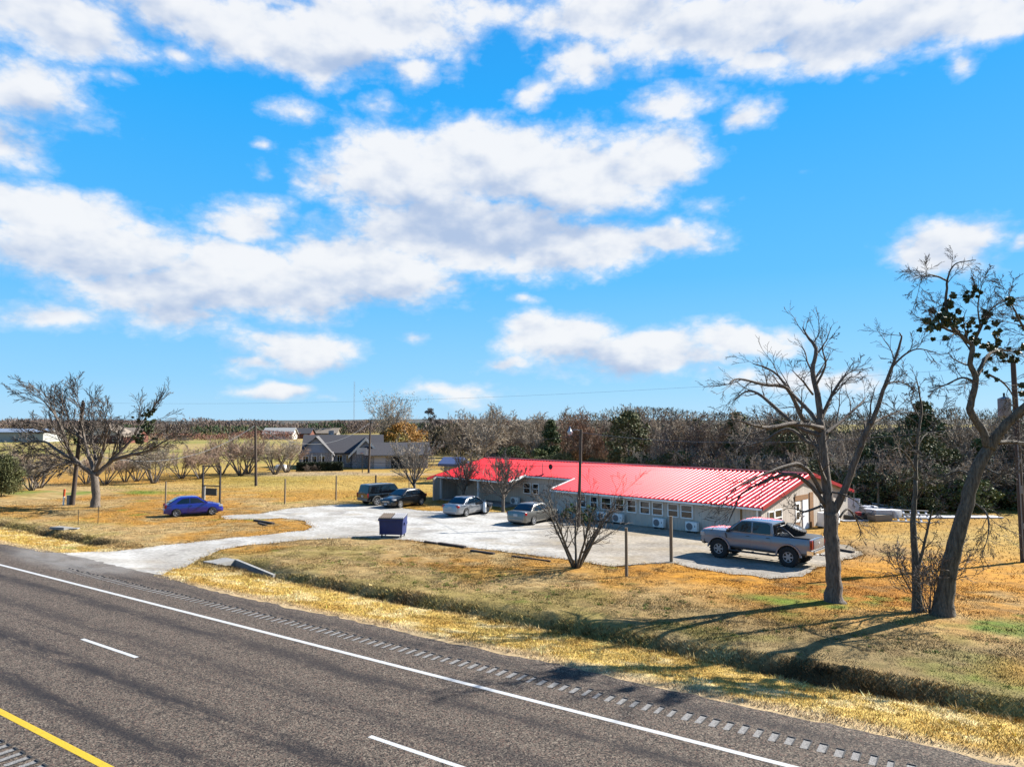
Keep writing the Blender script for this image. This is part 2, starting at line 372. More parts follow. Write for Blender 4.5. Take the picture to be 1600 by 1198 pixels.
def in_poly(x, y, poly):
    x = np.asarray(x); y = np.asarray(y); ins = np.zeros(x.shape, bool); n = len(poly); j = n - 1
    for i in range(n):
        xi, yi = poly[i]; xj, yj = poly[j]
        if yi != yj:
            c = ((yi > y) != (yj > y)) & (x < (xj - xi) * (y - yi) / (yj - yi) + xi); ins ^= c
        j = i
    return ins

def lerp3(a, b, f): return a + (np.asarray(b) - a) * np.asarray(f)[..., None]
def blob(x, y, cx, cy, rx, ry, rot=0.0, soft=.5):
    c, s = math.cos(rot), math.sin(rot); dx = x - cx; dy = y - cy
    d = np.sqrt(((dx * c + dy * s) / rx) ** 2 + ((-dx * s + dy * c) / ry) ** 2)
    return 1 - sm(1 - soft, 1 + soft, d)
def ground_color(x, y):
    """the natural colour of winter turf: straw, rust, dead brown and patches of green, plus painted shade on the ditch bank"""
    s, t = to_st(x, y)
    n1 = fbm(x, y, 9.0, 4, 3); n2 = fbm(x, y, 2.6, 4, 9); n3 = fbm(x, y, 0.7, 3, 21); n4 = fbm(x, y, 30., 3, 40)
    c = np.zeros(np.shape(x) + (3,)) + np.array([.40, .285, .15])
    c = lerp3(c, [.30, .245, .105], sm(.42, .62, n2) * .8)
    c = lerp3(c, [.25, .155, .062], sm(.48, .62, n1) * .75)
    c = lerp3(c, [.56, .44, .25], sm(.50, .64, n3) * .7)
    # straw-gold verge between the asphalt and the ditch
    v = sm(2.2, 2.9, t) * (1 - sm(5.6, 6.4, t))
    g = lerp3(np.zeros_like(c) + np.array([.58, .425, .165]), [.46, .31, .11], sm(.4, .62, n2))
    g = lerp3(g, [.72, .60, .36], sm(.52, .66, n3) * .8); g = lerp3(g, [.22, .25, .05], sm(.60, .70, n2) * sm(.5, .6, n3) * .55)
    c = lerp3(c, g, v)
    dust = sm(2.0, 2.4, t) * (1 - sm(2.6, 3.3, t + (n2 - .5) * 1.2))
    c = lerp3(c, [.50, .39, .27], dust * .8)
    c = lerp3(c, [.52, .42, .25], v * sm(.5, .62, n1) * .5)
    c = lerp3(c, [.26, .30, .07], v * sm(.58, .68, n1 * .4 + n2 * .6) * .6)
    # dead weeds of the ditch bank, darkened further for its side turned from the sun
    bank = sm(6.15, 6.5, t) * (1 - sm(7.0, 8.0, t + (n2 - .5) * 1.8)) * (1 - sm(-4.5, -3, s) * (1 - sm(6, 7, s)))
    bk = lerp3(np.zeros_like(c) + np.array([.075, .054, .030]), [.105, .115, .036], sm(.45, .6, n2))
    c = lerp3(c, bk, bank * (.70 + .28 * sm(.35, .6, fbm(x, y, 3.2, 3, 15))))
    olive = sm(7.6, 8.6, t) * (1 - sm(9.5, 13., t + (n1 - .5) * 6)) * sm(5, 12, s)
    c = lerp3(c, [.27, .215, .095], olive * (.25 + .75 * sm(.45, .62, n2)) * .7)
    dull = sm(7.6, 8.4, t) * (1 - sm(11, 14, t)) * sm(22, 32, s); c = lerp3(c, lerp3(np.zeros_like(c) + np.array([.235, .185, .105]), [.20, .195, .075], sm(.42, .6, n2)), dull * .75)
    # rust turf behind the right-hand trees and beside the pickup
    rust = np.maximum.reduce([blob(x, y, 22, 33, 15, 6.5, .3), blob(x, y, 9.5, 32.6, 6, 2.4, -.55), blob(x, y, 34, 46, 17, 9, .3) * .85])
    c = lerp3(c, lerp3(np.zeros_like(c) + np.array([.50, .255, .062]), [.38, .175, .045], sm(.4, .6, n2)), rust * .95 * sm(.22, .42, n1 * .5 + n2 * .5))
    rust2 = sm(8, 10, t) * sm(.40, .54, n1) * sm(.34, .50, n2)
    c = lerp3(c, [.46, .25, .075], rust2 * .7)
    c = lerp3(c, [.17, .115, .055], sm(.60, .68, n3) * sm(7, 9, t) * .55)
    # fresh green where the trees stand
    grn = np.maximum.reduce([blob(x, y, 15.2, 25.6, 6.5, 1.1, -.55), blob(x, y, 20.5, 22.8, 5, 1.3, -.55), blob(x, y, 12, 27.6, 2.4, .8, -.4), blob(x, y, -44, 73, 12, 2.6, .1), blob(x, y, -26, 100, 8, 2.5), blob(x, y, 24.0, 53.5, 3.5, 1.2, .6)])
    c = lerp3(c, [.10, .185, .035], grn * sm(.36, .62, n2 * .55 + n3 * .45) * .85)
    spots = sm(.66, .76, n2) * sm(.5, .6, n3) * sm(8, 9, t)
    c = lerp3(c, [.16, .22, .04], spots * .6)
    # trampled grey earth right of the building
    bare = np.maximum.reduce([blob(x, y, 24, 44, 9, 3.6, .5), blob(x, y, 34, 60, 16, 6, .1), blob(x, y, 30, 50, 14, 3, .2)])
    c = lerp3(c, [.25, .205, .155], bare * sm(.36, .55, n2) * .75)
    # open pasture further off
    far = sm(24, 42, t)
    p = lerp3(np.zeros_like(c) + np.array([.46, .325, .115]), [.38, .235, .07], sm(.4, .62, n1))
    p = lerp3(p, [.27, .245, .075], sm(.5, .65, n4) * .6)
    c = lerp3(c, p, far * .8)
    vf = sm(95, 170, y); c = lerp3(c, lerp3(np.zeros_like(c) + np.array([.36, .29, .15]), [.26, .255, .10], sm(.4, .6, n4)), vf * .85)
    pale = np.maximum(blob(x, y, -29, 102, 9, 4.5, .1), blob(x, y, -17, 101, 6, 3)); c = lerp3(c, [.42, .34, .25], pale * .8)
    lum = c.mean(-1, keepdims=True); c = lum + (c - lum) * 1.16
    return np.clip(c * .62, 0.005, 0.9)

def set_col(me, c):
    a = me.attributes.new('Col', 'FLOAT_COLOR', 'POINT')
    c4 = np.ones((len(c), 4), np.float32); c4[:, :3] = c; a.data.foreach_set('color', c4.ravel())

def axis_lines(fine0, fine1, step, far0, far1, growth=1.16):
    a = list(np.arange(fine0, fine1 + 1e-6, step)); st = step; x = a[-1]
    while x < far1: st *= growth; x += st; a.append(x)
    st = step; x = a[0]; b = []
    while x > far0: st *= growth; x -= st; b.append(x)
    return np.array(b[::-1] + a)
def build_ground():
    S = axis_lines(-22, 50, 0.33, -9000, 9000, 1.10); T = np.concatenate([axis_lines(2.0, 22, .22, 1.9, 12000, 1.07)])
    T = T[T >= 1.99]
    T = np.concatenate([[-9000, -900, -200, -60, -30, -16], T])
    ss, tt = np.meshgrid(S, T, indexing='ij'); x, y = to_xy(ss, tt); z = gz_st(ss, tt)
    z = np.where(tt < 1.9, -0.06, z)
    amp = .015 + .05 * sm(6.2, 6.8, tt) * (1 - sm(8, 9, tt)) + .025 * sm(8, 10, tt)
    z = z + amp * (fbm(x, y, .9, 3, 70) - .5) * 2 * sm(2.5, 3.3, tt)
    inn = in_poly(x, y, DRIVE); z = np.where(inn, z - .05, z)
    z = z - .02 * (1 - sm(2.0, 2.8, tt))
    ns, nt = x.shape; V = np.stack([x, y, z], -1).reshape(-1, 3)
    i, j = np.meshgrid(np.arange(ns - 1), np.arange(nt - 1), indexing='ij'); a = (i * nt + j).ravel()
    F = np.stack([a, a + nt, a + nt + 1, a + 1], -1)
    me = bpy.data.meshes.new('ground'); me.from_pydata(V.tolist(), [], F.tolist()); me.update()
    set_col(me, ground_color(V[:, 0], V[:, 1]))
    me.polygons.foreach_set('use_smooth', [True] * len(me.polygons))
    m = mat('turf_soil', (.62, .60, .55), .95, (1.35, 1.32, 1.22), 2.2, 9, bump=.7, bscale=16, attr='Col', spec=.1, sharp=(.3, .7))
    me.materials.append(m)
    return tag(link('ground', me), kind='structure')
build_ground()

def build_gravel():
    pts = [Vector(p) for p in DRIVE]; n0 = len(pts); edges = [(i, (i + 1) % n0) for i in range(n0)]
    x0, y0 = DRIVE_NP.min(0); x1, y1 = DRIVE_NP.max(0)
    gx, gy = np.meshgrid(np.arange(x0, x1, .55), np.arange(y0, y1, .55)); gx = gx.ravel() + RNG.uniform(-.15, .15, gx.size); gy = gy.ravel() + RNG.uniform(-.15, .15, gy.size)
    k = in_poly(gx, gy, DRIVE); pts += [Vector((a, b)) for a, b in zip(gx[k], gy[k])]
    vo, eo, fo, _, _, _ = delaunay_2d_cdt(pts, edges, [list(range(n0))], 1, 1e-4)
    V = np.array([(v.x, v.y) for v in vo]); s, t = to_st(V[:, 0], V[:, 1])
    z = gz(V[:, 0], V[:, 1]) + .012 + .02 * (fbm(V[:, 0], V[:, 1], 1.6, 3, 5) - .5)
    z = np.where(t < 2.75, np.minimum(z, -.02 + .032 * sm(2.45, 2.9, t)), z)
    me = bpy.data.meshes.new('gravel_lot'); me.from_pydata([(a, b, c) for (a, b), c in zip(V, z)], [], [tuple(f) for f in fo]); me.update()
    x, y = V[:, 0], V[:, 1]; n = fbm(x, y, 3.5, 4, 12); n2 = fbm(x * .55 + y * .35, y * 1.3 - x * .4, 1.3, 3, 33)
    c = np.zeros((len(x), 3)) + np.array([.66, .65, .62]); c = lerp3(c, [.52, .50, .46], sm(.45, .65, n))
    tan = sm(-1, 7, x + (n - .5) * 5) * sm(25, 30, y); c = lerp3(c, lerp3(np.zeros_like(c) + np.array([.52, .445, .34]), [.42, .335, .225], sm(.42, .6, n2)), tan * .9)
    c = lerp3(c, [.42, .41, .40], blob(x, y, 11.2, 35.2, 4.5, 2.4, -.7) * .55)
    c = lerp3(c, [.42, .34, .22], sm(.60, .72, n2) * .5)
    rut = sm(.5, .62, fbm(x * .78 + y * .62, (y * .78 - x * .62) * .16, .9, 3, 51)); c = lerp3(c, [.40, .37, .33], rut * .45)
    stain = sm(.64, .72, fbm(x, y, 2.0, 3, 77)); c = lerp3(c, [.26, .24, .22], stain * .5)
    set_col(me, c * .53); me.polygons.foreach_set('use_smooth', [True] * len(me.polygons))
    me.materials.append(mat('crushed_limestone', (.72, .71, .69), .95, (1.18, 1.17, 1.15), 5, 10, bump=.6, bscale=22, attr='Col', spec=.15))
    return tag(link('gravel_lot', me), kind='structure')
build_gravel()

# ---- highway: one sheet whose own axes run along and across the carriageway
ROAD_RZ = math.atan2(RD[1], RD[0])
def road_sheet(name, s0, s1, t0, t1, z, m, parent=None, ns=1):
    b = MB()
    for i in range(ns):
        a, c = s0 + (s1 - s0) * i / ns, s0 + (s1 - s0) * (i + 1) / ns
        b.add([(a, t0, z), (c, t0, z), (c, t1, z), (a, t1, z)], [(0, 1, 2, 3)])
    return b.build(name, m, parent, fix=False)
def asphalt_material():
    m = bpy.data.materials.new('chip_seal_asphalt'); m.use_nodes = True; N = m.node_tree.nodes; L = m.node_tree.links; b = N['Principled BSDF']
    tc = N.new('ShaderNodeTexCoord'); b.inputs['Roughness'].default_value = .82; b.inputs['Specular IOR Level'].default_value = .15
    def noise(sc, det, stretch=(1, 1, 1), rough=.6):
        mp = N.new('ShaderNodeMapping'); mp.inputs['Scale'].default_value = stretch; L.new(tc.outputs['Object'], mp.inputs[0])
        n = N.new('ShaderNodeTexNoise'); n.inputs['Scale'].default_value = sc; n.inputs['Detail'].default_value = det; n.inputs['Roughness'].default_value = rough; L.new(mp.outputs[0], n.inputs['Vector']); return n.outputs['Fac']
    def ramp(v, a, c, lo=0., hi=1.):
        r = N.new('ShaderNodeMapRange'); r.inputs['From Min'].default_value = a; r.inputs['From Max'].default_value = c; r.inputs['To Min'].default_value = lo; r.inputs['To Max'].default_value = hi; r.interpolation_type = 'SMOOTHSTEP'; L.new(v, r.inputs['Value']); return r.outputs[0]
    def mix(f, a, c, mode='MIX'):
        x = N.new('ShaderNodeMix'); x.data_type = 'RGBA'; x.blend_type = mode
        for k, v in (('Factor', f), ('A', a), ('B', c)):
            if isinstance(v, tuple): x.inputs[k].default_value = v
            elif isinstance(v, (int, float)): x.inputs[k].default_value = v
            else: L.new(v, x.inputs[k])
        return x.outputs['Result']
    def M(op, a, c=None):
        x = N.new('ShaderNodeMath'); x.operation = op
        for i, v in enumerate((a, c)):
            if v is None: continue
            if isinstance(v, (int, float)): x.inputs[i].default_value = v
            else: L.new(v, x.inputs[i])
        return x.outputs[0]
    # chips of stone in tar
    vo = N.new('ShaderNodeTexVoronoi'); vo.inputs['Scale'].default_value = 34; L.new(tc.outputs['Object'], vo.inputs['Vector'])
    sp = N.new('ShaderNodeSeparateColor'); L.new(vo.outputs['Color'], sp.inputs[0])
    c = mix(ramp(noise(2.2, 6), .35, .65), (0.0659, 0.0558, 0.0464, 1), (0.0907, 0.0766, 0.0632, 1))
    c = mix(ramp(sp.outputs[0], .60, .85, 0, .85), c, (0.1814, 0.1546, 0.1243, 1)); c = mix(ramp(sp.outputs[1], .70, .92, 0, .6), c, (0.1142, 0.0672, 0.0524, 1)); c = mix(ramp(sp.outputs[2], .55, .80, 0, .9), c, (0.0134, 0.0121, 0.0121, 1))
    gr = noise(44, 4); c = mix(1.0, c, mix(ramp(gr, .30, .70), (.60, .58, .56, 1), (1.28, 1.22, 1.15, 1)), 'MULTIPLY')
    # tarry wheel tracks, long and ragged
    sx = N.new('ShaderNodeSeparateXYZ'); L.new(tc.outputs['Object'], sx.inputs[0])
    rag = noise(1.0, 7, (.10, .9, 1), .65); rag2 = noise(1.3, 8, (.35, 1.5, 1), .7)
    tw = None
    for tcx, wd, k in ((-1.05, .55, .75), (-2.65, .5, .55), (-4.75, .6, .95), (-6.25, .55, .9), (-9.2, .6, .7), (1.75, .5, .55), (-3.5, .16, .5)):
        d = M('ABSOLUTE', M('SUBTRACT', M('ADD', sx.outputs[1], M('MULTIPLY', M('SUBTRACT', rag, .5), 1.1)), tcx))
        w = M('MULTIPLY', ramp(d, 0, wd, 1, 0), k); tw = w if tw is None else M('MAXIMUM', tw, w)
    tw = M('MULTIPLY', tw, ramp(rag2, .34, .54))
    c = mix(tw, c, mix(.92, c, (0.0108, 0.0101, 0.0121, 1)))
    # limestone dust dragged out of the drive
    mp = N.new('ShaderNodeMapping'); mp.inputs['Location'].default_value = (-1.5 / 7.5, -2.6 / 2.1, 0); mp.inputs['Scale'].default_value = (1 / 7.5, 1 / 2.1, 0); L.new(tc.outputs['Object'], mp.inputs[0])
    gs = N.new('ShaderNodeTexGradient'); gs.gradient_type = 'SPHERICAL'; L.new(mp.outputs[0], gs.inputs[0])
    du = M('MULTIPLY', ramp(gs.outputs['Fac'], .0, .55), ramp(noise(1.2, 7, (.5, 1.2, 1)), .3, .6, .35, 1))
    c = mix(M('MULTIPLY', du, .62), c, (0.1949, 0.1848, 0.1714, 1))
    L.new(c, b.inputs['Base Color'])
    bp = N.new('ShaderNodeBump'); bp.inputs['Strength'].default_value = .55; bp.inputs['Distance'].default_value = .02; L.new(gr, bp.inputs['Height']); L.new(bp.outputs[0], b.inputs['Normal'])
    return m
def build_road():
    b = MB()                                  # ragged outer edge, thin real thickness
    ss = np.arange(-420, 420, .3); edge = 2.42 + .18 * (fbm(ss, ss * 0, 3.0, 4, 8) - .5) * 2 + .05 * RNG.normal(size=ss.size)
    edge += .55 * blob(ss, ss * 0, 3.0, 0, 7.5, 1)
    n = len(ss); vs = []
    for s_, e in zip(ss, edge): vs += [(s_, -17, 0), (s_, e, 0.0), (s_, e + .03, -.07)]
    fs = []
    for i in range(n - 1): fs += [(3*i, 3*i+3, 3*i+4, 3*i+1), (3*i+1, 3*i+4, 3*i+5, 3*i+2)]
    b.add(vs, fs); road = b.build('road', asphalt_material(), fix=False); road.location = (E0[0], E0[1], 0); road.rotation_euler = (0, 0, ROAD_RZ); tag(road, kind='structure')
    white = mat('road_paint_white', (.80, .80, .78), .6, (.62, .61, .58), 9, 8, sharp=(.45, .75), bump=.3, bscale=40)
    yellow = mat('road_paint_yellow', (.82, .56, .012), .6, (.70, .44, .012), 9, 8, sharp=(.5, .75), bump=.3, bscale=40)
    road_sheet('edge_line', -420, 420, -.075, .075, .004, white, road, 8)
    road_sheet('edge_line', -420, 420, -7.36, -7.20, .004, yellow, road, 8)
    me = None
    for i in range(-8, 12):
        s0 = 15.22 + 12.19 * i; o = road_sheet('lane_dash', 0, 3.1, -.06, .06, .004, white, road) if me is None else link('lane_dash', me, road)
        me = o.data; o.location = (s0, -3.53, 0)
    rum = mat('rumble_groove', (.40, .38, .355), .85, (.19, .18, .17), 14, 8, bump=.5, bscale=40, sharp=(.42, .62))
    # milled grooves: pale worn floor with the shade of its far step drawn as a dark lip
    g = MB(); g.add([(0, 0, .003), (.15, 0, .003), (.15, .42, .003), (0, .42, .003)], [(0, 1, 2, 3)]); gm = g.mesh('rumble_strip', rum, fix=False)
    lip = MB(); lip.box(0, .15, .42, .455, .001, .022); lip.box(.15, .175, 0, .455, .001, .014); lm = lip.mesh('groove_lip', mat('groove_shade', (.03, .029, .030), .8))
    for k in range(132):
        o = link('rumble_strip', gm, road, (3.6 + .315 * k + RNG.normal(0, .008), .93 + RNG.normal(0, .012), .001)); o.scale = (RNG.uniform(.72, 1.08), RNG.uniform(.86, 1.05), 1)
        link('groove_lip', lm, o)
    for k in range(26):
        o = link('rumble_strip', gm, road, (16.4 + .315 * k, -8.35, .001)); link('groove_lip', lm, o)
    return road
ROAD = build_road()

def culvert():
    t = thing('concrete_culvert', 'concrete culvert end with sloping wing walls beside the gravel drive', 'culvert', (*to_xy(6.2, 7.2), -.4), ROAD_RZ)
    b = MB(); b.box(-.35, .75, -.62, .62, -.7, .12); b.build('headwall', M_CONC, t, smooth=None)
    for sy, tp in ((.42, .16), (-.58, .02)):
        w = MB(); w.prism([(.72, -.8), (3.7, -.8), (3.7, -.26), (.72, tp)], sy, sy + .16, 'XZ'); w.build('wing_wall', M_CONC, t)
    f = MB(); f.box(.7, 3.7, -.45, .45, -.8, -.62); f.build('apron', mat('dark_concrete', (.12, .11, .10), .7, (.2, .19, .17), 4), t)  # apron given a darker concrete colour
    p = MB(); p.lathe([(.3, .748), (.3, .762)], 16, 'X', (0, 0, -.35)); p.build('pipe_mouth', M_BLACK, t)
culvert()
s_ = thing('concrete_slab', 'broken pale concrete slab lying at the left-hand ditch', 'slab', gp(96, 826), -.3)
MB().add([(-.7,-.3,0),(.6,-.35,0),(.75,.25,0),(-.55,.35,0),(-.68,-.28,.14),(.58,-.33,.16),(.72,.22,.12),(-.52,.32,.13)], [(3,2,1,0),(4,5,6,7),(0,1,5,4),(1,2,6,5),(2,3,7,6),(3,0,4,7)]).build('slab_piece', M_CONC, s_)
MB().cbox((1.0,.1,.04), (.5,.4,.1), .5).build('slab_piece', M_CONC, s_)

# ---- grass: single blades in world space, coloured like the turf they grow from
def build_grass():
    P = []; 
    def zone(s0, s1, t0, t1, n, h0, h1, w, tint, lean=.5):
        s = RNG.uniform(s0, s1, n); t = RNG.uniform(t0, t1, n); x, y = to_xy(s, t); k = ~in_poly(x, y, DRIVE); k &= (t > 2.5)
        k &= (np.abs(x) < (y + 3) * .80)
        s, t, x, y = s[k], t[k], x[k], y[k]; P.append((x, y, gz_st(s, t), RNG.uniform(h0, h1, len(x)), np.full(len(x), w), np.zeros((len(x), 3)) + tint, lean))
    zone(-24, 48, 2.55, 6.5, 170000, .03, .08, .019, (1.05, 1.02, .98))
    zone(-24, 48, 6.1, 7.9, 100000, .03, .11, .032, (1.15, 1.15, 1.1))
    zone(4, 48, 8.0, 14, 170000, .02, .05, .020, (1.0, 1.0, 1.0))
    zone(4, 52, 14, 24, 120000, .02, .055, .026, (1.0, 1.0, 1.0))
    zone(-34, 6, 7.5, 24, 90000, .03, .06, .028, (1.02, 1.0, .95))
    zone(-60, 60, 24, 60, 60000, .05, .13, .045, (1.02, 1.0, .95))
    k = RNG.integers(0, len(DRIVE_NP), 14000); e = DRIVE_NP[k] + RNG.normal(0, .22, (14000, 2)); s, t = to_st(e[:, 0], e[:, 1]); kk = (t > 3.0); e = e[kk]
    P.append((e[:, 0], e[:, 1], gz(e[:, 0], e[:, 1]), RNG.uniform(.03, .10, len(e)), np.full(len(e), .03), np.zeros((len(e), 3)) + np.array([1.0, 1.0, .95]), .5))
    # tussocks and dead weed clumps along both lips of the ditch and scattered over the lawn
    for n_, a_, b_, c_, d_, h_, w_, ti in ((900, -24, 48, 5.9, 7.6, .18, .03, (.75, .72, .62)), (500, -24, 48, 2.9, 6.2, .15, .022, (1.25, 1.2, 1.05)), (420, 6, 50, 8.4, 22, .09, .022, (.8, .72, .6)), (260, 10, 48, 8.2, 14, .08, .03, (.5, .9, .4))):
        s0 = RNG.uniform(a_, b_, n_); t0 = RNG.uniform(c_, d_, n_); m_ = 26; rr = np.abs(RNG.normal(0, .11, n_ * m_)); aa = RNG.uniform(0, 6.28, n_ * m_)
        s = np.repeat(s0, m_) + rr * np.cos(aa); t = np.repeat(t0, m_) + rr * np.sin(aa); x, y = to_xy(s, t); q = ~in_poly(x, y, DRIVE) & (t > 2.6); hh = np.repeat(RNG.uniform(.45, 1.1, n_), m_) * h_
        P.append((x[q], y[q], gz_st(s[q], t[q]), hh[q] * RNG.uniform(.5, 1.1, q.sum()), np.full(q.sum(), w_), (np.zeros((len(x), 3)) + np.array(ti))[q], .5))
    X = np.concatenate([p[0] for p in P]); Y = np.concatenate([p[1] for p in P]); Z = np.concatenate([p[2] for p in P]); H = np.concatenate([p[3] for p in P]); Wd = np.concatenate([p[4] for p in P]); Ti = np.concatenate([p[5] for p in P])
    n = len(X); H = H * (.45 + 1.1 * fbm(X, Y, 1.1, 3, 90))
    a = RNG.uniform(0, 2 * math.pi, n); la = RNG.uniform(0, 2 * math.pi, n); lf = RNG.uniform(.2, 1.5, n) * H
    V = np.zeros((n, 3, 3), np.float32)
    dx, dy = np.cos(a) * Wd * .5, np.sin(a) * Wd * .5
    V[:, 0] = np.stack([X - dx, Y - dy, Z - .01], -1); V[:, 1] = np.stack([X + dx, Y + dy, Z - .01], -1); V[:, 2] = np.stack([X + np.cos(la) * lf, Y + np.sin(la) * lf, Z + H], -1)
    me = bpy.data.meshes.new('grass'); me.vertices.add(3 * n); me.vertices.foreach_set('co', V.ravel()); me.loops.add(3 * n); me.polygons.add(n)
    me.loops.foreach_set('vertex_index', np.arange(3 * n, dtype=np.int32)); me.polygons.foreach_set('loop_start', np.arange(0, 3 * n, 3, dtype=np.int32)); me.polygons.foreach_set('loop_total', np.full(n, 3, np.int32))
    me.update(calc_edges=True)
    c = ground_color(X, Y) * Ti * np.exp(RNG.normal(0, .50, (n, 1))) * RNG.uniform(.93, 1.07, (n, 3))
    c = np.repeat(np.clip(c, .005, .85), 3, 0); set_col(me, c)
    me.materials.append(mat('grass_blade', (1, 1, 1), .8, attr='Col', spec=.15))
    o = link('grass', me); tag(o, 'short winter turf and straw-coloured roadside grass', 'grass', kind='stuff')
build_grass()
# ------------------------------------------------------------------ long building with the red metal roof
# local frame: x runs along the front from the near right corner to the far left, y runs back, origin at the near right eave corner
BA = Vector((-.71, .704, 0)).normalized(); BB = Vector((.704, .71, 0)).normalized()
BO = Vector((15.4, 43.7, -.62)); B_RZ = math.atan2(BA.y, BA.x)
# right-handed frame: y_local = rot90(x_local) = (-.704,-.71) so depth is measured as -y
BLEN, BDEP, EAVE, SLOPE = 33.0, 15.6, 2.02, .2175
def bk(px, m):
    """distance along the front at photo column px on the line set back by m"""
    q = (px - 800.0) / (FPX / math.cos(PITCH) * .997); p = BO + BB * m
    return (p.x - q * p.y) / (q * BA.y - BA.x)
def long_building():
    t = thing('long_building', 'long low building with tan siding and ribbed red metal roof', 'building', BO, B_RZ)
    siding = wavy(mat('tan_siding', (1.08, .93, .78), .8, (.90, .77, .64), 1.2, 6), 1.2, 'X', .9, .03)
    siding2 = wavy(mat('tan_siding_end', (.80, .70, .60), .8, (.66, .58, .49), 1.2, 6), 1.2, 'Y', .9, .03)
    trim = M_WHITE
    D = lambda m: -m
    zr = lambda m: EAVE + SLOPE * m
    mid = BDEP / 2
    K1, K2 = 17.4, 23.0; M1, M2, M3 = 0.0, 3.0, 1.0
    w1, w2, w3 = .45, 3.3, 3.4
    # walls as separate panels
    def wall(x0, x1, y0, y1, z1, m=siding, z0=-.3):
        b = MB(); b.box(min(x0, x1), max(x0, x1), min(y0, y1), max(y0, y1), z0, z1); return b.build('wall', m, t)
    wall(.45, K1 - .3, D(w1), D(w1 + .15), zr(w1) - .06)
    wall(K1 - .3, K1 - .15, D(w1), D(w2 + .1), zr(w1) - .06)
    wall(K1 - .15, K2 + .2, D(w2), D(w2 + .15), zr(w2) - .06)
    wall(K2 + .2, BLEN - .3, D(w3), D(w3 + .15), zr(w3) - .06)
    wall(.45, BLEN - .3, D(BDEP - .6), D(BDEP - .45), zr(w1) - .06)
    # gable ends follow the roof pitch
    for x0, m_ in ((.30, siding2), (BLEN - .45, siding2)):
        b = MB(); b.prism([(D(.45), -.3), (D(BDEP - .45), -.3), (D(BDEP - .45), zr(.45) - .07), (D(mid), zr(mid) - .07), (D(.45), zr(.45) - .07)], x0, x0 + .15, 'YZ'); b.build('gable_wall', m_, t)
    # roof
    red = mat('red_roof_metal', (1.0, .014, .030), .40, (.80, .012, .024), .5, 6, spec=.13, metal=.5)
    th = .05
    def slab(x0, x1, m0, m1, name='roof'):
        b = MB(); b.prism([(D(m0), zr(m0)), (D(m1), zr(m1)), (D(m1), zr(m1) - th), (D(m0), zr(m0) - th)], x0, x1, 'YZ'); return b.build(name, red, t)
    roof = slab(0, BLEN, M2, mid)
    s1 = slab(0, K1, M1, M2 - .002, 'roof_panel'); s2 = slab(K2, BLEN, M3, M2 - .002, 'roof_panel')
    b = MB(); b.prism([(D(mid), zr(mid)), (D(BDEP), zr(0)), (D(BDEP), zr(0) - th), (D(mid), zr(mid) - th)], 0, BLEN, 'YZ'); b.build('rear_roof', red, t)
    # one raised trapezoid rib per panel joint
    def rib_mesh(m0, m1):
        b = MB(); h, w, w2_ = .036, .052, .022
        vs = []
        for m in (m0, m1):
            z = zr(m); vs += [(-w, D(m), z - .002), (-w2_, D(m), z + h), (w2_, D(m), z + h), (w, D(m), z - .002)]
        b.add(vs, [(0, 1, 5, 4), (1, 2, 6, 5), (2, 3, 7, 6), (0, 3, 2, 1), (4, 5, 6, 7)]); return b.mesh('roof_rib', red)
    rm = {m: rib_mesh(m + .01, mid - .12) for m in (M1, M2, M3)}
    k = .17
    while k < BLEN - .05:
        m = M1 if k < K1 - .1 else (M2 if k < K2 + .1 else M3)
        link('roof_rib', rm[m], t, (k, 0, 0)); k += .36
    rc = MB(); rc.prism([(D(mid - .26), zr(mid - .26) + .062), (D(mid), zr(mid) + .075), (D(mid + .26), zr(mid - .26) + .062), (D(mid + .26), zr(mid - .26) + .04), (D(mid - .26), zr(mid - .26) + .04)], -.02, BLEN + .02, 'YZ'); rc.build('ridge_cap', mat('ridge_cap_dark', (.30, .018, .024), .5), t)
    # rake trims, fascia, gutter
    for x0 in (-.06, BLEN):
        for a, c_ in ((0, mid), (BDEP, mid)):
            za, zc = zr(0), zr(mid); b = MB(); b.prism([(D(a), za + .075), (D(c_), zc + .075), (D(c_), zc - .16), (D(a), za - .16)], x0, x0 + .06, 'YZ'); b.build('rake_trim', mat('rake_red', (.52, .018, .026), .4), t)
    for a, c_, m in ((0, K1, M1), (K1, K2, M2), (K2, BLEN, M3)):
        b = MB(); b.box(a + .01, c_ - .01, D(m) - .03 + .06, D(m) + .10, zr(m) - .17, zr(m) - .055); b.build('gutter', trim, t)
        b = MB(); b.box(a, c_, D(m + .44), D(m) - .04, zr(m) - .10, zr(m) - .07); b.build('soffit', trim, t)
    for x0, m0, m1 in ((K1, M1, M2), (K2 - .05, M3, M2)):
        b = MB(); b.prism([(D(m0), zr(m0) + .07), (D(m1), zr(m1) + .07), (D(m1), zr(m1) - .14), (D(m0), zr(m0) - .14)], x0, x0 + .05, 'YZ'); b.build('rake_trim', trim if x0 < K2 - .1 else trim, t)
    # downspouts and corner boards
    for x, m in ((.50, w1), (bk(957, w1), w1)):
        b = MB(); b.box(x - .05, x + .05, D(m) + .01, D(m) + .10, -.2, zr(0) - .1); b.build('downspout', trim, t)
    b = MB(); b.box(.27, .45, D(.45) + .002, D(.45) + .05, -.2, zr(.45) - .1); b.build('corner_board', mat('corner_board', (.42, .38, .33), .8), t)
    b = MB(); b.box(1.55, 1.67, D(w1) + .003, D(w1) + .04, -.2, zr(0) - .1); b.build('timber_batten', mat('new_timber', (.44, .26, .09), .7, (.34, .19, .06), 6, stretch=(6, 6, .6)), t)
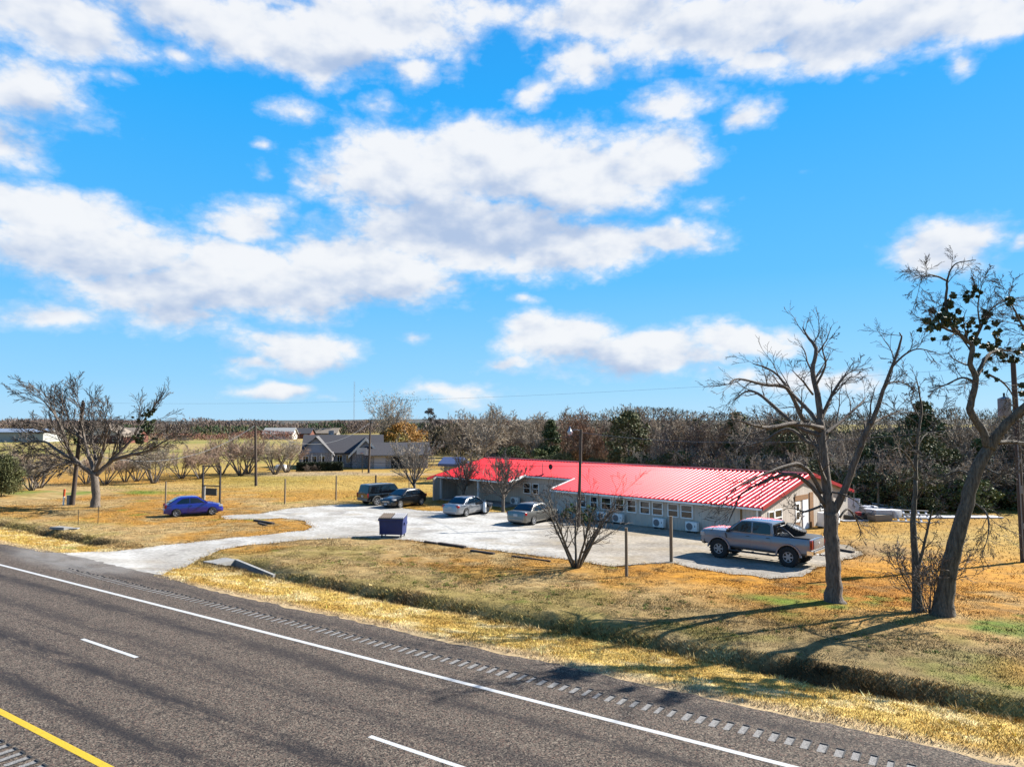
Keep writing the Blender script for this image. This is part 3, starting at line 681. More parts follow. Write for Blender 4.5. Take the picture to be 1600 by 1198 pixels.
    # windows: white frames, dark panes
    def window_front(px0, px1, m, z0, z1):
        x0, x1 = sorted((bk(px0, m), bk(px1, m))); y = D(m)
        w = thing_part('window', t); fw = .075
        b = MB()
        for a, c_, d_, e in ((x0, x0 + fw, z0, z1), (x1 - fw, x1, z0, z1), (x0 + fw, x1 - fw, z1 - fw, z1), (x0 + fw, x1 - fw, z0, z0 + fw), (x0 + fw, x1 - fw, (z0 + z1) / 2 - .025, (z0 + z1) / 2 + .025)): b.box(a, c_, y + .002, y + .05, d_, e)
        b.build('frame', M_WHITE, w)
        for q in (0, 1):
            p = MB(); za, zb = (z0 + fw, (z0 + z1) / 2 - .027) if q == 0 else ((z0 + z1) / 2 + .027, z1 - fw); p.box(x0 + fw + .002, x1 - fw - .002, y + .006, y + .02, za, zb); p.build('pane', M_GLASS, w)
    def thing_part(name, par):
        o = bpy.data.objects.new(name, None); COL.objects.link(o); o.parent = par; return o
    for a, c_ in ((904, 915), (921, 933), (938, 954), (960, 974), (978, 993), (998, 1014), (1017, 1034), (1041, 1058), (1061, 1080)):
        window_front(a, c_, w1, .80, 1.74)
    for a, c_ in ((818, 829), (832, 842)): window_front(a, c_, w2, 1.05, 2.0)
    for a, c_ in ((692, 699), (702, 708), (724, 731)): window_front(a, c_, w3, .9, 2.0)
    # gable end: windows, door and timber
    def gpx(px):
        q = (px - 800.0) / (FPX / math.cos(PITCH) * .997); p = BO + BA * .30; return (q * p.y - p.x) / (BB.x - q * BB.y)
    def end_window(px0, px1, z0, z1):
        m0, m1 = sorted((gpx(px0), gpx(px1))); w = thing_part('window', t); fw = .06; x = .30; b = MB()
        for a, c_, d_, e in ((m0, m0 + fw, z0, z1), (m1 - fw, m1, z0, z1), (m0 + fw, m1 - fw, z1 - fw, z1), (m0 + fw, m1 - fw, z0, z0 + fw), (m0 + fw, m1 - fw, (z0 + z1) / 2 - .03, (z0 + z1) / 2 + .03)): b.box(x - .05, x - .002, D(c_), D(a), d_, e)
        b.build('frame', M_WHITE, w)
        for za, zb in ((z0 + fw, (z0 + z1) / 2 - .032), ((z0 + z1) / 2 + .032, z1 - fw)):
            p = MB(); p.box(x - .02, x - .006, D(m1 - fw - .002), D(m0 + fw + .002), za, zb); p.build('pane', M_GLASS, w)
    end_window(1196, 1205, .62, 1.62); end_window(1206, 1217, .62, 1.66); end_window(1277, 1285, 1.0, 1.95)
    osb = mat('bare_timber', (.42, .20, .055), .8, (.28, .12, .03), 5, 8, stretch=(1, 1, 3))
    def end_box(name, px0, px1, z0, z1, m, d0=.002, d1=.05):
        a, c_ = sorted((gpx(px0), gpx(px1))); b = MB(); b.box(.30 - d1, .30 - d0, D(c_), D(a), z0, z1); return b.build(name, m, t)
    end_box('timber_header', 1237, 1258, 1.98, 2.32, osb); end_box('timber_panel', 1237.5, 1244, .10, .52, osb)
    end_box('timber_panel', 1260, 1265.5, -.15, 2.40, osb)
    d = end_box('door', 1249, 1257, -.12, 1.96, mat('door_white', (1.3, 1.34, 1.42), .4)); 
    end_box('side_light', 1238, 1245, .55, 1.9, M_WHITE, .002, .04)
    for z0, z1 in ((.75, 1.2), (1.32, 1.75)): end_box('pane', 1239.5, 1243.5, z0, z1, M_GLASS, .042, .05)
    end_box('vent_panel', 1287, 1296, .55, .95, M_WHITE)
    h = MB(); h.cbox((.30 - .09, D(gpx(1250)), .9), (.08, .12, .05)); h.build('handle', M_STEEL, d)
    # porch posts of the far left section
    for px in (690, 748):
        x = bk(px, M3 + .25); b = MB(); b.box(x - .09, x + .09, D(M3 + .34), D(M3 + .16), -.3, zr(M3) - .08); b.build('porch_post', mat('post_grey_white', (1.0, 1.0, .98), .6), t)
    b = MB(); b.box(K2 + .4, BLEN - .2, D(w3), D(M3 + .1), -.3, .10); b.build('porch_deck', M_CONC, t)
    # roof vent stack and small satellite dish on the middle roof
    x = bk(851, 3.9); v = MB(); v.tube([(x, D(3.6), zr(3.6) - .02), (x, D(3.6), zr(3.6) + 1.0)], .035, 8); v.build('vent_pipe', M_STEEL, t)
    v = MB(); v.lathe([(.03, -.02), (.22, .04), (.24, .06), (.2, .05), (.02, .0)], 14, 'Y', (x - .45, D(4.2), zr(4.2) + .5)); v.tube([(x - .45, D(4.2), zr(4.2) - .02), (x - .45, D(4.2), zr(4.2) + .5)], .025, 6); v.build('satellite_dish', M_BLACK, t)
    return t
BLD = long_building()
def bpos(x, m, z=0.0):
    p = BO + BA * x + BB * m; return Vector((p.x, p.y, float(gz(p.x, p.y)) + z))

# mini-split condensers: each stands on the ground in front of the wall
def make_condenser(label, pos, rz, w=.86, h=.60, d=.32, group='air-conditioning condensers along the walls'):
    t = thing('condenser_unit', label, 'air conditioner', pos, rz, group)
    me = MB().box(-w/2, w/2, -d/2, d/2, .12, .12 + h).mesh('casing', mat('condenser_white', (1.5, 1.5, 1.46), .45, (1.3, 1.3, 1.26), 4)); bevelled(me, .02); link('casing', me, t)
    r = h * .40; g = MB(); g.lathe([(r, 0), (r, .012), (r - .03, .012), (r - .03, .004)], 20, 'Y', (-w * .14, -d/2 - .014, .12 + h / 2)); g.build('fan_ring', mat('fan_ring_grey', (.30, .31, .33), .5), t)
    f = MB(); f.lathe([(r - .035, 0), (.05, .004)], 20, 'Y', (-w * .14, -d/2 - .010, .12 + h / 2)); f.build('fan_grille', mat('fan_dark', (.035, .04, .05), .5), t)
    for k in range(5):
        a = k * math.pi / 5; b = MB(); b.cbox((-w * .14, -d/2 - .02, .12 + h / 2), (2 * r - .06, .012, .014), 0, 0, a); b.build('grille_bar', mat('fan_ring_grey', (.3, .31, .33)), t)
    b = MB(); b.box(w * .30, w * .36, -d/2 - .006, -d/2 + .01, .12 + h * .45, .12 + h * .68); b.build('badge', mat('badge_grey', (.15, .16, .2), .5), t)
    for sx in (-.3, .3):
        b = MB(); b.box(sx * w - .04, sx * w + .04, -d/2 - .03, d/2 + .03, 0, .12); b.build('foot', M_BLACK, t)
    return t
RZF = B_RZ + math.pi          # facing out from the front wall
_c = [(941, 'white condenser unit by the hedge, leftmost along the tan front wall'), (965, 'white condenser unit just right of the white downspout'),
      (1028, 'white condenser unit under the middle pair of front windows'), (1079, 'white condenser unit nearest the pickup along the front wall')]
for px_, lb in _c: make_condenser(lb, bpos(bk(px_, .1), .05), RZF)
make_condenser('white condenser unit beside the porch behind the silver sedan', bpos(bk(697, 3.1), 3.05, .55), RZF)
make_condenser('white condenser unit in the shaded recess left of the gold sedan', bpos(bk(805, 2.9), 2.9), RZF)
RZE = B_RZ + math.pi / 2
for px_, mm, lb in ((1276, 8.6, 'tall white condenser unit right of the timber-framed end door'), (1292, 10.6, 'tall white condenser unit half hidden behind the dead tree trunk')):
    p = BO - BA * .35 + BB * mm; make_condenser(lb, (p.x, p.y, float(gz(p.x, p.y))), B_RZ - math.pi / 2, .85, .95, .5)
# small hedge shrubs are made with the other plants below
# ------------------------------------------------------------------ vehicles
def paint(name, col, metal=.55, rough=.28, coat=.8): return mat(name, col, rough, metal=metal, coat=coat)
def lerp_tab(tab, x, i):
    for a, b in zip(tab, tab[1:]):
        if x <= b[0]: q = (x - a[0]) / (b[0] - a[0] + 1e-9); return a[i] + (b[i] - a[i]) * q
    return tab[-1][i]
def boolean_cut(o, cutters):
    mods = []
    for c in cutters:
        m = o.modifiers.new('cut', 'BOOLEAN'); m.operation = 'DIFFERENCE'; m.solver = 'EXACT'; m.object = c; mods.append(m)
    dg = bpy.context.evaluated_depsgraph_get(); dg.update(); me = bpy.data.meshes.new_from_object(o.evaluated_get(dg))
    o.modifiers.clear(); o.data = me
    for c in cutters: bpy.data.objects.remove(c)
WHEEL_CACHE = {}
def wheel(par, x, y, r, w, side, style, name='wheel'):
    key = (r, w, style)
    if key not in WHEEL_CACHE:
        R_ = r; k_ = .80 if style == 'offroad' else 1.0
        ty = MB(); ty.lathe([(r*.60*k_, -w*.42), (r*.70*k_, -w*.5), (r*.92, -w*.5), (r, -w*.36), (r, w*.36), (r*.92, w*.5), (r*.70*k_, w*.5), (r*.60*k_, w*.42)], 28, 'Y', cap=False)
        tread = None
        if style == 'offroad':
            tread = MB()
            for k in range(22):
                a = 2 * math.pi * k / 22
                for sy in (-1, 1): tread.cbox((math.cos(a) * r * .985, sy * w * .28, math.sin(a) * r * .985), (.05, w * .36, .07), 0, 0, -a)
        r = R_ * k_
        hub = MB(); hub.lathe([(r*.60, -w*.30), (r*.58, w*.10), (r*.2, w*.12)], 24, 'Y')
        rim = MB(); rim.lathe([(r*.61, w*.36), (r*.645, w*.47), (r*.60, w*.47), (r*.56, w*.34)], 28, 'Y', cap=False)
        n = 6 if style == 'offroad' else (5 if style != 'many' else 9)
        sp = MB()
        for k in range(n):
            a = 2 * math.pi * k / n; wd = r * (.20 if style == 'offroad' else .15)
            c, s_ = math.cos(a), math.sin(a); rr = r * .57
            p0 = np.array([c, 0, s_]); q = np.array([-s_, 0, c])
            vs = [p0 * r * .08 + q * wd * .6, p0 * r * .08 - q * wd * .6, p0 * rr - q * wd * .42, p0 * rr + q * wd * .42]
            sp.add([tuple(v + np.array([0, w * .34, 0])) for v in vs] + [tuple(v + np.array([0, w * .42, 0])) for v in vs], [(0,1,2,3),(7,6,5,4),(0,4,5,1),(1,5,6,2),(2,6,7,3),(3,7,4,0)])
        sp.lathe([(r*.15, w*.35), (r*.13, w*.46)], 12, 'Y')
        al = M_ALLOY if style != 'steel' else mat('wheel_cover', (.62, .63, .65), .35, metal=.3)
        WHEEL_CACHE[key] = (ty.mesh('tyre', M_TYRE, 50), hub.mesh('hub', M_BLACK, 50), rim.mesh('rim', al, 40), sp.mesh('spokes', al), tread.mesh('tread', M_TYRE) if tread else None)
    ms = WHEEL_CACHE[key]; r = key[0]
    o = bpy.data.objects.new(name, None); COL.objects.link(o); o.parent = par; o.location = (x, y, r); o.rotation_euler = (0, 0, 0 if side > 0 else math.pi)
    for nm, me in zip(('tyre', 'hub', 'rim', 'spokes', 'tread'), ms):
        if me: link(nm, me, o)
    return o
def vehicle(name, label, pos, heading, S):
    """S: dict with lower body stations, cabin points, wheel data. x forward, y left, z up"""
    t = thing(name, label, S.get('cat', 'car'), pos, math.atan2(heading[1], heading[0]))
    W2 = S['W'] / 2; zb = S['zb']; tab = S['body']; P = S['paint']
    xs = sorted(set([r[0] for r in tab] + list(np.linspace(tab[0][0], tab[-1][0], 26))))
    def sec(x, q=None):
        zt = lerp_tab(tab, x, 1); w = W2 * lerp_tab(tab, x, 2); b0 = lerp_tab(tab, x, 3)
        zm = b0 + (zt - b0) * .48; zs = b0 + (zt - b0) * .80
        return [(w*.86, b0), (w*.975, b0 + .10), (w, zm), (w*.985, zs), (w*.94, zt - .015), (w*.80, zt + .012), (w*.3, zt + .03)]
    b = MB(); n = 0; rings = []
    for x in xs:
        h = sec(x); ring = [(x, y, z) for y, z in h] + [(x, -y, z) for y, z in reversed(h)]; n = len(ring); rings.append(ring)
    vs = [v for r in rings for v in r]; fs = []
    for i in range(len(rings) - 1):
        for j in range(n): fs.append((i*n+j, (i+1)*n+j, (i+1)*n+(j+1) % n, i*n+(j+1) % n))
    fs += [tuple(range(n - 1, -1, -1)), tuple((len(rings)-1)*n + j for j in range(n))]
    b.add(vs, fs); body = b.build('body', P, t)
    r, ww = S['r'], S['ww']; cut = []
    for wx in S['wheels']:
        for sy in (-1, 1):
            c = MB(); ra = r * S.get('arch', 1.14); c.lathe([(ra, -.17), (ra, .25)], 24, 'Y', (wx, sy * (W2 - .08) , r * 1.02)); cut.append(c.build('cutter', None, t))
    boolean_cut(body, cut)
    body.data.polygons.foreach_set('use_smooth', [True] * len(body.data.polygons)); body.data.set_sharp_from_angle(angle=math.radians(38))
    for wx in S['wheels']:
        for sy in (-1, 1):
            wheel(t, wx, sy * (W2 - ww * S.get('poke', .42)), r, ww, sy, S.get('wheel', 'alloy'))
            a = MB(); ra = r * S.get('arch', 1.14)   # dark inner arch liner
            pts = [(wx + ra * 1.01 * math.cos(q), sy * (W2 - .24), r * 1.02 + ra * 1.01 * math.sin(q)) for q in np.linspace(-.2, math.pi + .2, 14)]
            a.add(pts + [(p[0], sy * (W2 - .26), p[2]) for p in pts], [tuple(range(14)), tuple(range(27, 13, -1))]); a.build('arch_liner', M_BLACK, t)
            if S.get('flare'):
                f = MB(); q = np.linspace(.05, math.pi - .05, 13)
                ro, ri, y0, y1 = ra * 1.14, ra * .985, sy * (W2 - .04), sy * (W2 + .045); vv = []
                for k in q:
                    for rr, yy in ((ri, y0), (ri, y1), (ro * .97, y1), (ro, y0)): vv.append((wx + rr * math.cos(k), yy, r * 1.02 + rr * math.sin(k)))
                ff = []
                for i in range(12):
                    for j in range(4): ff.append((4*i+j, 4*i+4+j, 4*i+4+(j+1) % 4, 4*i+(j+1) % 4))
                ff += [(0, 1, 2, 3), (51, 50, 49, 48)]; f.add(vv, ff); f.build('wheel_flare', S['flare'], t, 40)
    # cabin
    xA, xB, xC, xD = S['cab']; zB, zR = S['belt'], S['H']; wb, wr = W2 * .93, W2 * S.get('tum', .74)
    zA = lerp_tab(tab, xA, 1) ; zD = S.get('zD', lerp_tab(tab, xD, 1))
    c = MB(); xm = (xB + xC) / 2
    prof = [(xA, zA - .03, wb), (xB, zR - .035, wr), (xB - .18 * (xB - xC), zR - .005, wr), (xm, zR, wr), (xC + .12 * (xB - xC), zR - .015, wr), (xC, zR - .05, wr * .98), (xD, zD - .03, wb)]
    vs = [(x, y * s_, z) for x, z, y in prof for s_ in (1, -1)]
    vs += [(x, 0, z + (.035 if 0 < i < 6 else .0)) for i, (x, z, y) in enumerate(prof)]
    k = len(prof); low = [(xA, wb, zA - .09), (xA, -wb, zA - .09), (xD, wb, zD - .09), (xD, -wb, zD - .09)]; fs = []
    for i in range(k - 1): fs += [(2*i, 2*i+2, 2*k+i+1, 2*k+i), (2*k+i, 2*k+i+1, 2*i+3, 2*i+1)]
    vs += low; o4 = 3 * k
    fs += [tuple([2*i for i in range(k - 1, -1, -1)] + [o4, o4 + 2]), tuple([2*i+1 for i in range(k)] + [o4 + 3, o4 + 1])]
    fs += [(0, 2*k, 1, o4 + 1, o4), (2*k-2, o4 + 2, o4 + 3, 2*k-1, 3*k-1), (o4, o4+1, o4+3, o4+2)]
    c.add(vs, fs); cab = c.build('cabin', S.get('cabpaint', P), t); bevelled(cab.data, .035, 2, 14)
    # glass
    def ysurf(z, zlow): return wb + (wr - wb) * min(1, max(0, (z - zlow) / (zR - zlow)))
    def pane(poly, name='side_window'):
        for sy in (-1, 1):
            out = [(x, sy * (ysurf(z, zB) + .014), z) for x, z in poly]; inn = [(x, sy * (ysurf(z, zB) - .01), z) for x, z in poly]; m_ = len(poly)
            MB().add(out + inn, [tuple(range(m_)), tuple(range(2*m_-1, m_-1, -1))] + [(i, m_+i, m_+(i+1) % m_, (i+1) % m_) for i in range(m_)]).build(name, M_CARGLASS, t)
    for poly in S['panes']: pane(poly)
    def screen(x0, z0, x1, z1, name, f0=.10, f1=.90):
        d = Vector((x1 - x0, 0, z1 - z0)).normalized(); nn = Vector((-d.z, 0, d.x)) if name == 'rear_window' else Vector((d.z, 0, -d.x))
        if nn.z < 0: nn = -nn
        pts = []
        for f in (f0, f1):
            x, z = x0 + (x1 - x0) * f, z0 + (z1 - z0) * f; y = (wb + (wr - wb) * f) * .90
            pts += [(x, y, z), (x, 0, z + .035 * f), (x, -y, z)]
        out = [tuple(Vector(p) + nn * .022) for p in pts]; inn = [tuple(Vector(p) - nn * .01) for p in pts]
        MB().add(out + inn, [(0, 1, 4, 3), (1, 2, 5, 4), (6, 9, 10, 7), (7, 10, 11, 8), (0, 3, 9, 6), (2, 8, 11, 5), (0, 6, 7, 1), (1, 7, 8, 2), (3, 4, 10, 9), (4, 5, 11, 10)]).build(name, M_CARGLASS, t, 40)
    screen(xA, zA, xB, zR - .035, 'windshield'); screen(xD, zD, xC, zR - .05, 'rear_window', .12, .86)
    # doors: panels a little proud, with handles
    for x0, x1 in S['doors']:
        for sy in (-1, 1):
            if S.get('open') and (x0, x1) == S['doors'][0] and sy == S['open']: continue
            vv = []; cols = np.linspace(x1 + .012, x0 - .012, 5)
            for x in cols:
                h = sec(x); 
                for y, z in h[1:5]: vv.append((x, sy * (y + .009), z + (.03 if (y, z) == h[1] else 0)))
            for x in cols:
                h = sec(x)
                for y, z in h[1:5]: vv.append((x, sy * (y - .03), z))
            ff = []
            for i in range(4):
                for j in range(3): ff += [(4*i+j, 4*i+4+j, 4*i+5+j, 4*i+1+j), (20+4*i+j, 20+4*i+1+j, 20+4*i+5+j, 20+4*i+4+j)]
                ff += [(4*i, 20+4*i, 24+4*i, 4*i+4), (4*i+3, 4*i+7, 27+4*i, 23+4*i)]
            ff += [(0, 1, 2, 3, 23, 22, 21, 20), (16, 36, 37, 38, 39, 19, 18, 17)]
            dmb = MB().add(vv, ff).build('door', P, t, 35)
            z = S['belt'] - .12; MB().cbox((x1 + .16, sy * (sec(x1 + .16)[3][0] + .018), z), (.17, .03, .028)).build('handle', S.get('handle', M_BLACK), dmb)
    # mirrors, lamps, plates, bumpers
    for sy in (-1, 1):
        me = MB().cbox((xA - .42 * (xA - xB) * .5 - .05, sy * (W2 + .07), zB + .07), (.10, .19 * S.get('mir', 1), .14 * S.get('mir', 1))).mesh('mirror', S.get('mirror', P)); bevelled(me, .02); link('mirror', me, t)
        for nm, key, m_ in (('headlight', 'head', M_LENS), ('taillight', 'tail', M_RED_LENS)):
            x, z, dx, dy, dz = S[key]; wloc = W2 * lerp_tab(tab, x, 2)
            me = MB().cbox((x, sy * (wloc - dy / 2 + .012), z), (dx, dy, dz), sy * (-.12 if nm == 'headlight' else .12)).mesh(nm, m_); bevelled(me, .02); link(nm, me, t)
    xf, xr = tab[-1][0], tab[0][0]
    for nm, x, z0, z1, sg in (('front_bumper', xf, S['fb'][0], S['fb'][1], 1), ('rear_bumper', xr, S['rb'][0], S['rb'][1], -1)):
        w = W2 * lerp_tab(tab, x, 2) * 1.02; me = MB().add([(x - sg*.22, w*1.03, z0), (x + sg*.05, w*.80, z0), (x + sg*.075, 0, z0), (x + sg*.05, -w*.80, z0), (x - sg*.22, -w*1.03, z0), (x - sg*.22, w*1.03, z1), (x + sg*.05, w*.80, z1), (x + sg*.075, 0, z1), (x + sg*.05, -w*.80, z1), (x - sg*.22, -w*1.03, z1)],
             [(0,1,6,5),(1,2,7,6),(2,3,8,7),(3,4,9,8),(5,6,7,8,9),(4,3,2,1,0),(0,5,9,4)]).mesh(nm, S.get('bumper', P)); bevelled(me, .025); link(nm, me, t)
    zp = S.get('plate', .75)
    MB().cbox((xr - .085 if S.get('platebump') else xr - .012 - S.get('pd', 0), 0, zp), (.012, .34, .17)).build('licence_plate', M_PLATE, t)
    if S.get('fplate'): MB().cbox((xf + .085, 0, S['fb'][0] + .12), (.012, .32, .15)).build('licence_plate', M_PLATE, t)
    me = MB().cbox((xf + .012, 0, S['grille'][0]), (.03, S['W'] * .5, S['grille'][1])).mesh('grille', M_BLACK); link('grille', me, t)
    for zz in (-.25, .25):
        MB().cbox((xf + .032, 0, S['grille'][0] + zz * S['grille'][1]), (.012, S['W'] * .46, .02)).build('grille_bar', S.get('grillem', M_CHROME), t)
    und = MB(); und.box(tab[0][0] + .35, tab[-1][0] - .35, -W2 * .80, W2 * .80, zb - .06, zb + .12); und.build('underbody', M_BLACK, t)
    return t
def mid_of(a, b): return (a + b) / 2
def park(pA, pB, half_w, toward):
    """centre and heading from the near side wheels' ground points (rear, front)"""
    h = (pB - pA); h.z = 0; h.normalize(); c = (pA + pB) / 2; nrm = Vector((-h.y, h.x, 0))
    if nrm.dot(Vector((0, 1, 0))) < 0: nrm = -nrm
    c = c + nrm * half_w; c.z = float(gz(c.x, c.y)) + .02; return c, h

# --- silver lifted crew-cab pickup
silver = paint('pickup_silver', (.27, .31, .39), .12, .22)
TB = [(-2.95, 1.42, .94, .70), (-2.80, 1.44, .98, .66), (-1.0, 1.44, 1.0, .62), (1.05, 1.43, 1.0, .62), (1.50, 1.48, .995, .64), (2.40, 1.47, .985, .66), (2.78, 1.43, .96, .70), (2.88, 1.36, .93, .74)]
c, h = park(gp(1232, 885), gp(1127, 871), .86, 1)
truck = vehicle('pickup_truck', 'silver lifted crew-cab pickup with black off-road tyres parked on the gravel', c, h, dict(cat='pickup truck', W=2.03, zb=.62, body=TB, paint=silver, r=.50, ww=.34, wheels=(-1.84, 1.84), arch=1.16, poke=.34, wheel='offroad',
    cab=(1.50, .66, -.98, -1.10), belt=1.44, H=2.10, zD=1.46, tum=.82, panes=[[(1.20, 1.51), (.72, 1.95), (.58, 2.02), (.10, 2.03), (.10, 1.49)], [(.0, 1.49), (.0, 2.03), (-.76, 2.02), (-.90, 1.94), (-.92, 1.50)]],
    doors=[(1.20, .07), (.03, -.98)], head=(2.76, 1.20, .26, .36, .22), tail=(-2.93, 1.19, .14, .17, .44), fb=(.66, .94), rb=(.70, .90), grille=(1.14, .40), grillem=M_BLACK, bumper=M_BLACK, plate=.76, platebump=True, mirror=M_BLACK, mir=1.25, flare=silver, handle=M_BLACK))
def truck_extras(t):
    me = MB().box(-2.86, -1.14, -.86, .86, 1.445, 1.49).mesh('tonneau_cover', mat('tonneau_vinyl', (.030, .032, .036), .6)); bevelled(me, .015); link('tonneau_cover', me, t)
    for sy in (-1, 1):      # sport rack over the bed
        b = MB(); b.tube([(-1.18, sy * .80, 1.48), (-1.24, sy * .76, 1.88), (-1.34, sy * .72, 1.92), (-1.75, sy * .80, 1.70), (-2.05, sy * .86, 1.48)], .045, 8); b.build('rack_bar', mat('rack_grey', (.10, .10, .11), .35, metal=.8), t, 50)
        b = MB(); b.tube([(-1.30, sy * .80, 1.50), (-1.45, sy * .78, 1.70), (-1.78, sy * .82, 1.68)], .032, 8); b.build('rack_brace', M_BLACK, t, 50)
        b = MB(); b.tube([(1.35, sy * .98, .52), (1.2, sy * 1.06, .50), (-1.1, sy * 1.06, .50), (-1.3, sy * .98, .52)], .05, 8); b.build('running_board', M_BLACK, t, 50)
        for x in (.9, 0, -.8): MB().cbox((x, sy * 1.0, .53), (.10, .16, .06)).build('board_bracket', M_BLACK, t)
        MB().cbox((1.42, sy * 1.022, 1.24), (.05, .014, .26), 0, 0, .25).build('fender_vent', M_BLACK, t)
        MB().cbox((-2.88, sy * .92, .80), (.26, .20, .20)).build('bumper_corner', M_CHROME, t)
    b = MB(); b.tube([(-1.34, -.72, 1.92), (-1.34, .72, 1.92)], .045, 8); b.build('rack_bar', M_BLACK, t, 50)
    # spare wheel lying on the bed, leaning on the rack
    ms = WHEEL_CACHE[(.50, .34, 'offroad')]; o = bpy.data.objects.new('spare_wheel', None); COL.objects.link(o); o.parent = t; o.location = (-1.85, 0, 1.72); o.rotation_euler = (math.radians(68), 0, math.radians(90))
    for nm, me in zip(('tyre', 'hub', 'rim', 'spokes', 'tread'), ms): link(nm, me, o)
    tg = MB().cbox((-2.985, 0, 1.19), (.03, 1.42, .44)).mesh('tailgate', silver); bevelled(tg, .012); tg = link('tailgate', tg, t)
    MB().cbox((-3.006, 0, 1.21), (.012, .20, .085)).build('badge', M_PLATE, tg)
    MB().cbox((-2.99, 0, .78), (.14, 1.5, .16)).build('step_bumper', M_CHROME, t)
    b = MB(); b.tube([(-3.0, 0, .62), (-3.28, 0, .62), (-3.30, 0, .74)], .04, 8); b.build('tow_hitch', M_STEEL, t)
    b = MB(); b.tube([(2.95, -.75, .78), (3.06, -.6, .78), (3.06, .6, .78), (2.95, .75, .78)], .05, 8); b.build('bull_bar', M_BLACK, t)
truck_extras(truck)

def hatch_body(L, W, H, rear_z, hood_z, zb=.20):
    h = L / 2
    return [(-h, rear_z - .22, .82, zb + .12), (-h + .12, rear_z - .03, .91, zb + .05), (-h + .45, rear_z, .97, zb), (-.3, rear_z + .01, 1.0, zb), (h * .36, hood_z + .04, 1.0, zb), (h * .62, hood_z - .02, .985, zb), (h - .30, hood_z - .14, .93, zb + .03), (h - .06, hood_z - .27, .84, zb + .06), (h, hood_z - .36, .76, zb + .12)]
# --- blue three-door hatchback
blue = paint('hatchback_blue', (.018, .030, .42), .1, .25)
c, h = park(gp(287, 808), gp(331, 804), .74, 1)
h = Vector((.86, .51, 0)).normalized(); hb = hatch_body(4.05, 1.69, 1.47, .94, .95)
vehicle('hatchback_car', 'bright blue two-door hatchback parked on the left lawn', c, h, dict(W=1.69, zb=.20, body=hb, paint=blue, r=.30, ww=.20, wheels=(-1.25, 1.25), wheel='steel', cab=(1.02, .22, -1.10, -1.86), belt=.95, H=1.46, zD=.93, tum=.72,
    panes=[[(.72, .99), (.22, 1.34), (-.28, 1.38), (-.28, .99)], [(-.36, 1.0), (-.36, 1.38), (-.85, 1.33), (-1.22, 1.06), (-1.18, 1.0)]], doors=[(.86, -.40)], head=(1.84, .70, .30, .24, .14), tail=(-1.95, .80, .16, .20, .26), fb=(.26, .52), rb=(.26, .55), grille=(.52, .10), plate=.72))
# --- dark green-black full-size SUV
suvp = paint('suv_black', (.012, .014, .014), .2, .2)
SB = [(-2.42, 1.02, .95, .42), (-2.30, 1.06, .985, .38), (.75, 1.06, 1.0, .36), (1.0, 1.08, 1.0, .38), (2.0, 1.04, .98, .40), (2.38, .98, .93, .44), (2.46, .84, .88, .50)]
c = gp(553, 784); hd = Vector((.74, .67, 0)).normalized()
pc = gp(575, 791) + hd * 2.4 + Vector((-.67, .74, 0)) * .95; pc.z = float(gz(pc.x, pc.y)) + .02
vehicle('suv', 'black boxy full-size sport utility vehicle parked at the far end of the lot', pc, hd, dict(W=1.96, zb=.38, body=SB, paint=suvp, r=.38, ww=.26, wheels=(-1.5, 1.5), wheel='alloy', cab=(.98, .42, -2.16, -2.34), belt=1.08, H=1.84, zD=1.06, tum=.82,
    panes=[[(.72, 1.12), (.42, 1.62), (.30, 1.70), (-.12, 1.72), (-.12, 1.12)], [(-.22, 1.12), (-.22, 1.72), (-1.1, 1.72), (-1.1, 1.12)], [(-1.2, 1.12), (-1.2, 1.72), (-1.95, 1.70), (-2.05, 1.12)]], doors=[(.85, -.15), (-.19, -1.12)], head=(2.38, .86, .16, .30, .18), tail=(-2.40, .92, .10, .14, .36), fb=(.42, .66), rb=(.42, .66), grille=(.84, .26), bumper=mat('suv_tan_trim', (.24, .22, .19), .5), plate=.82, flare=mat('suv_tan_trim', (.24, .22, .19), .5)))
# --- black hatchback facing the camera
c, h = park(gp(659, 789), gp(622, 794), .78, 1)
bp = paint('hatch_black', (.010, .011, .014), .2, .18); hb = hatch_body(4.3, 1.79, 1.48, .96, .98)
vehicle('hatchback_car', 'glossy black four-door hatchback parked nose towards the road', c, h, dict(W=1.79, zb=.20, body=hb, paint=bp, r=.32, ww=.21, wheels=(-1.35, 1.32), wheel='alloy', cab=(1.08, .25, -1.35, -2.02), belt=.98, H=1.48, zD=.95, tum=.72,
    panes=[[(.78, 1.02), (.25, 1.36), (-.18, 1.40), (-.18, 1.02)], [(-.26, 1.02), (-.26, 1.40), (-.95, 1.37), (-1.02, 1.03)], [(-1.10, 1.04), (-1.03, 1.34), (-1.45, 1.18)]], doors=[(.95, -.22), (-.25, -1.05)], head=(1.92, .74, .34, .26, .12), tail=(-2.06, .86, .18, .24, .22), fb=(.24, .48), rb=(.26, .55), grille=(.56, .16), plate=.72, fplate=True))
def sedan_body(L, zb=.20, deck=.98, hood=.92):
    h = L / 2
    return [(-h, deck - .20, .80, zb + .12), (-h + .10, deck - .02, .89, zb + .05), (-h + .5, deck, .96, zb), (-h + 1.0, deck - .03, .99, zb), (-.2, deck - .06, 1.0, zb), (h * .36, hood + .04, 1.0, zb), (h * .62, hood - .03, .985, zb), (h - .30, hood - .15, .92, zb + .03), (h - .05, hood - .28, .82, zb + .06), (h, hood - .36, .74, zb + .12)]
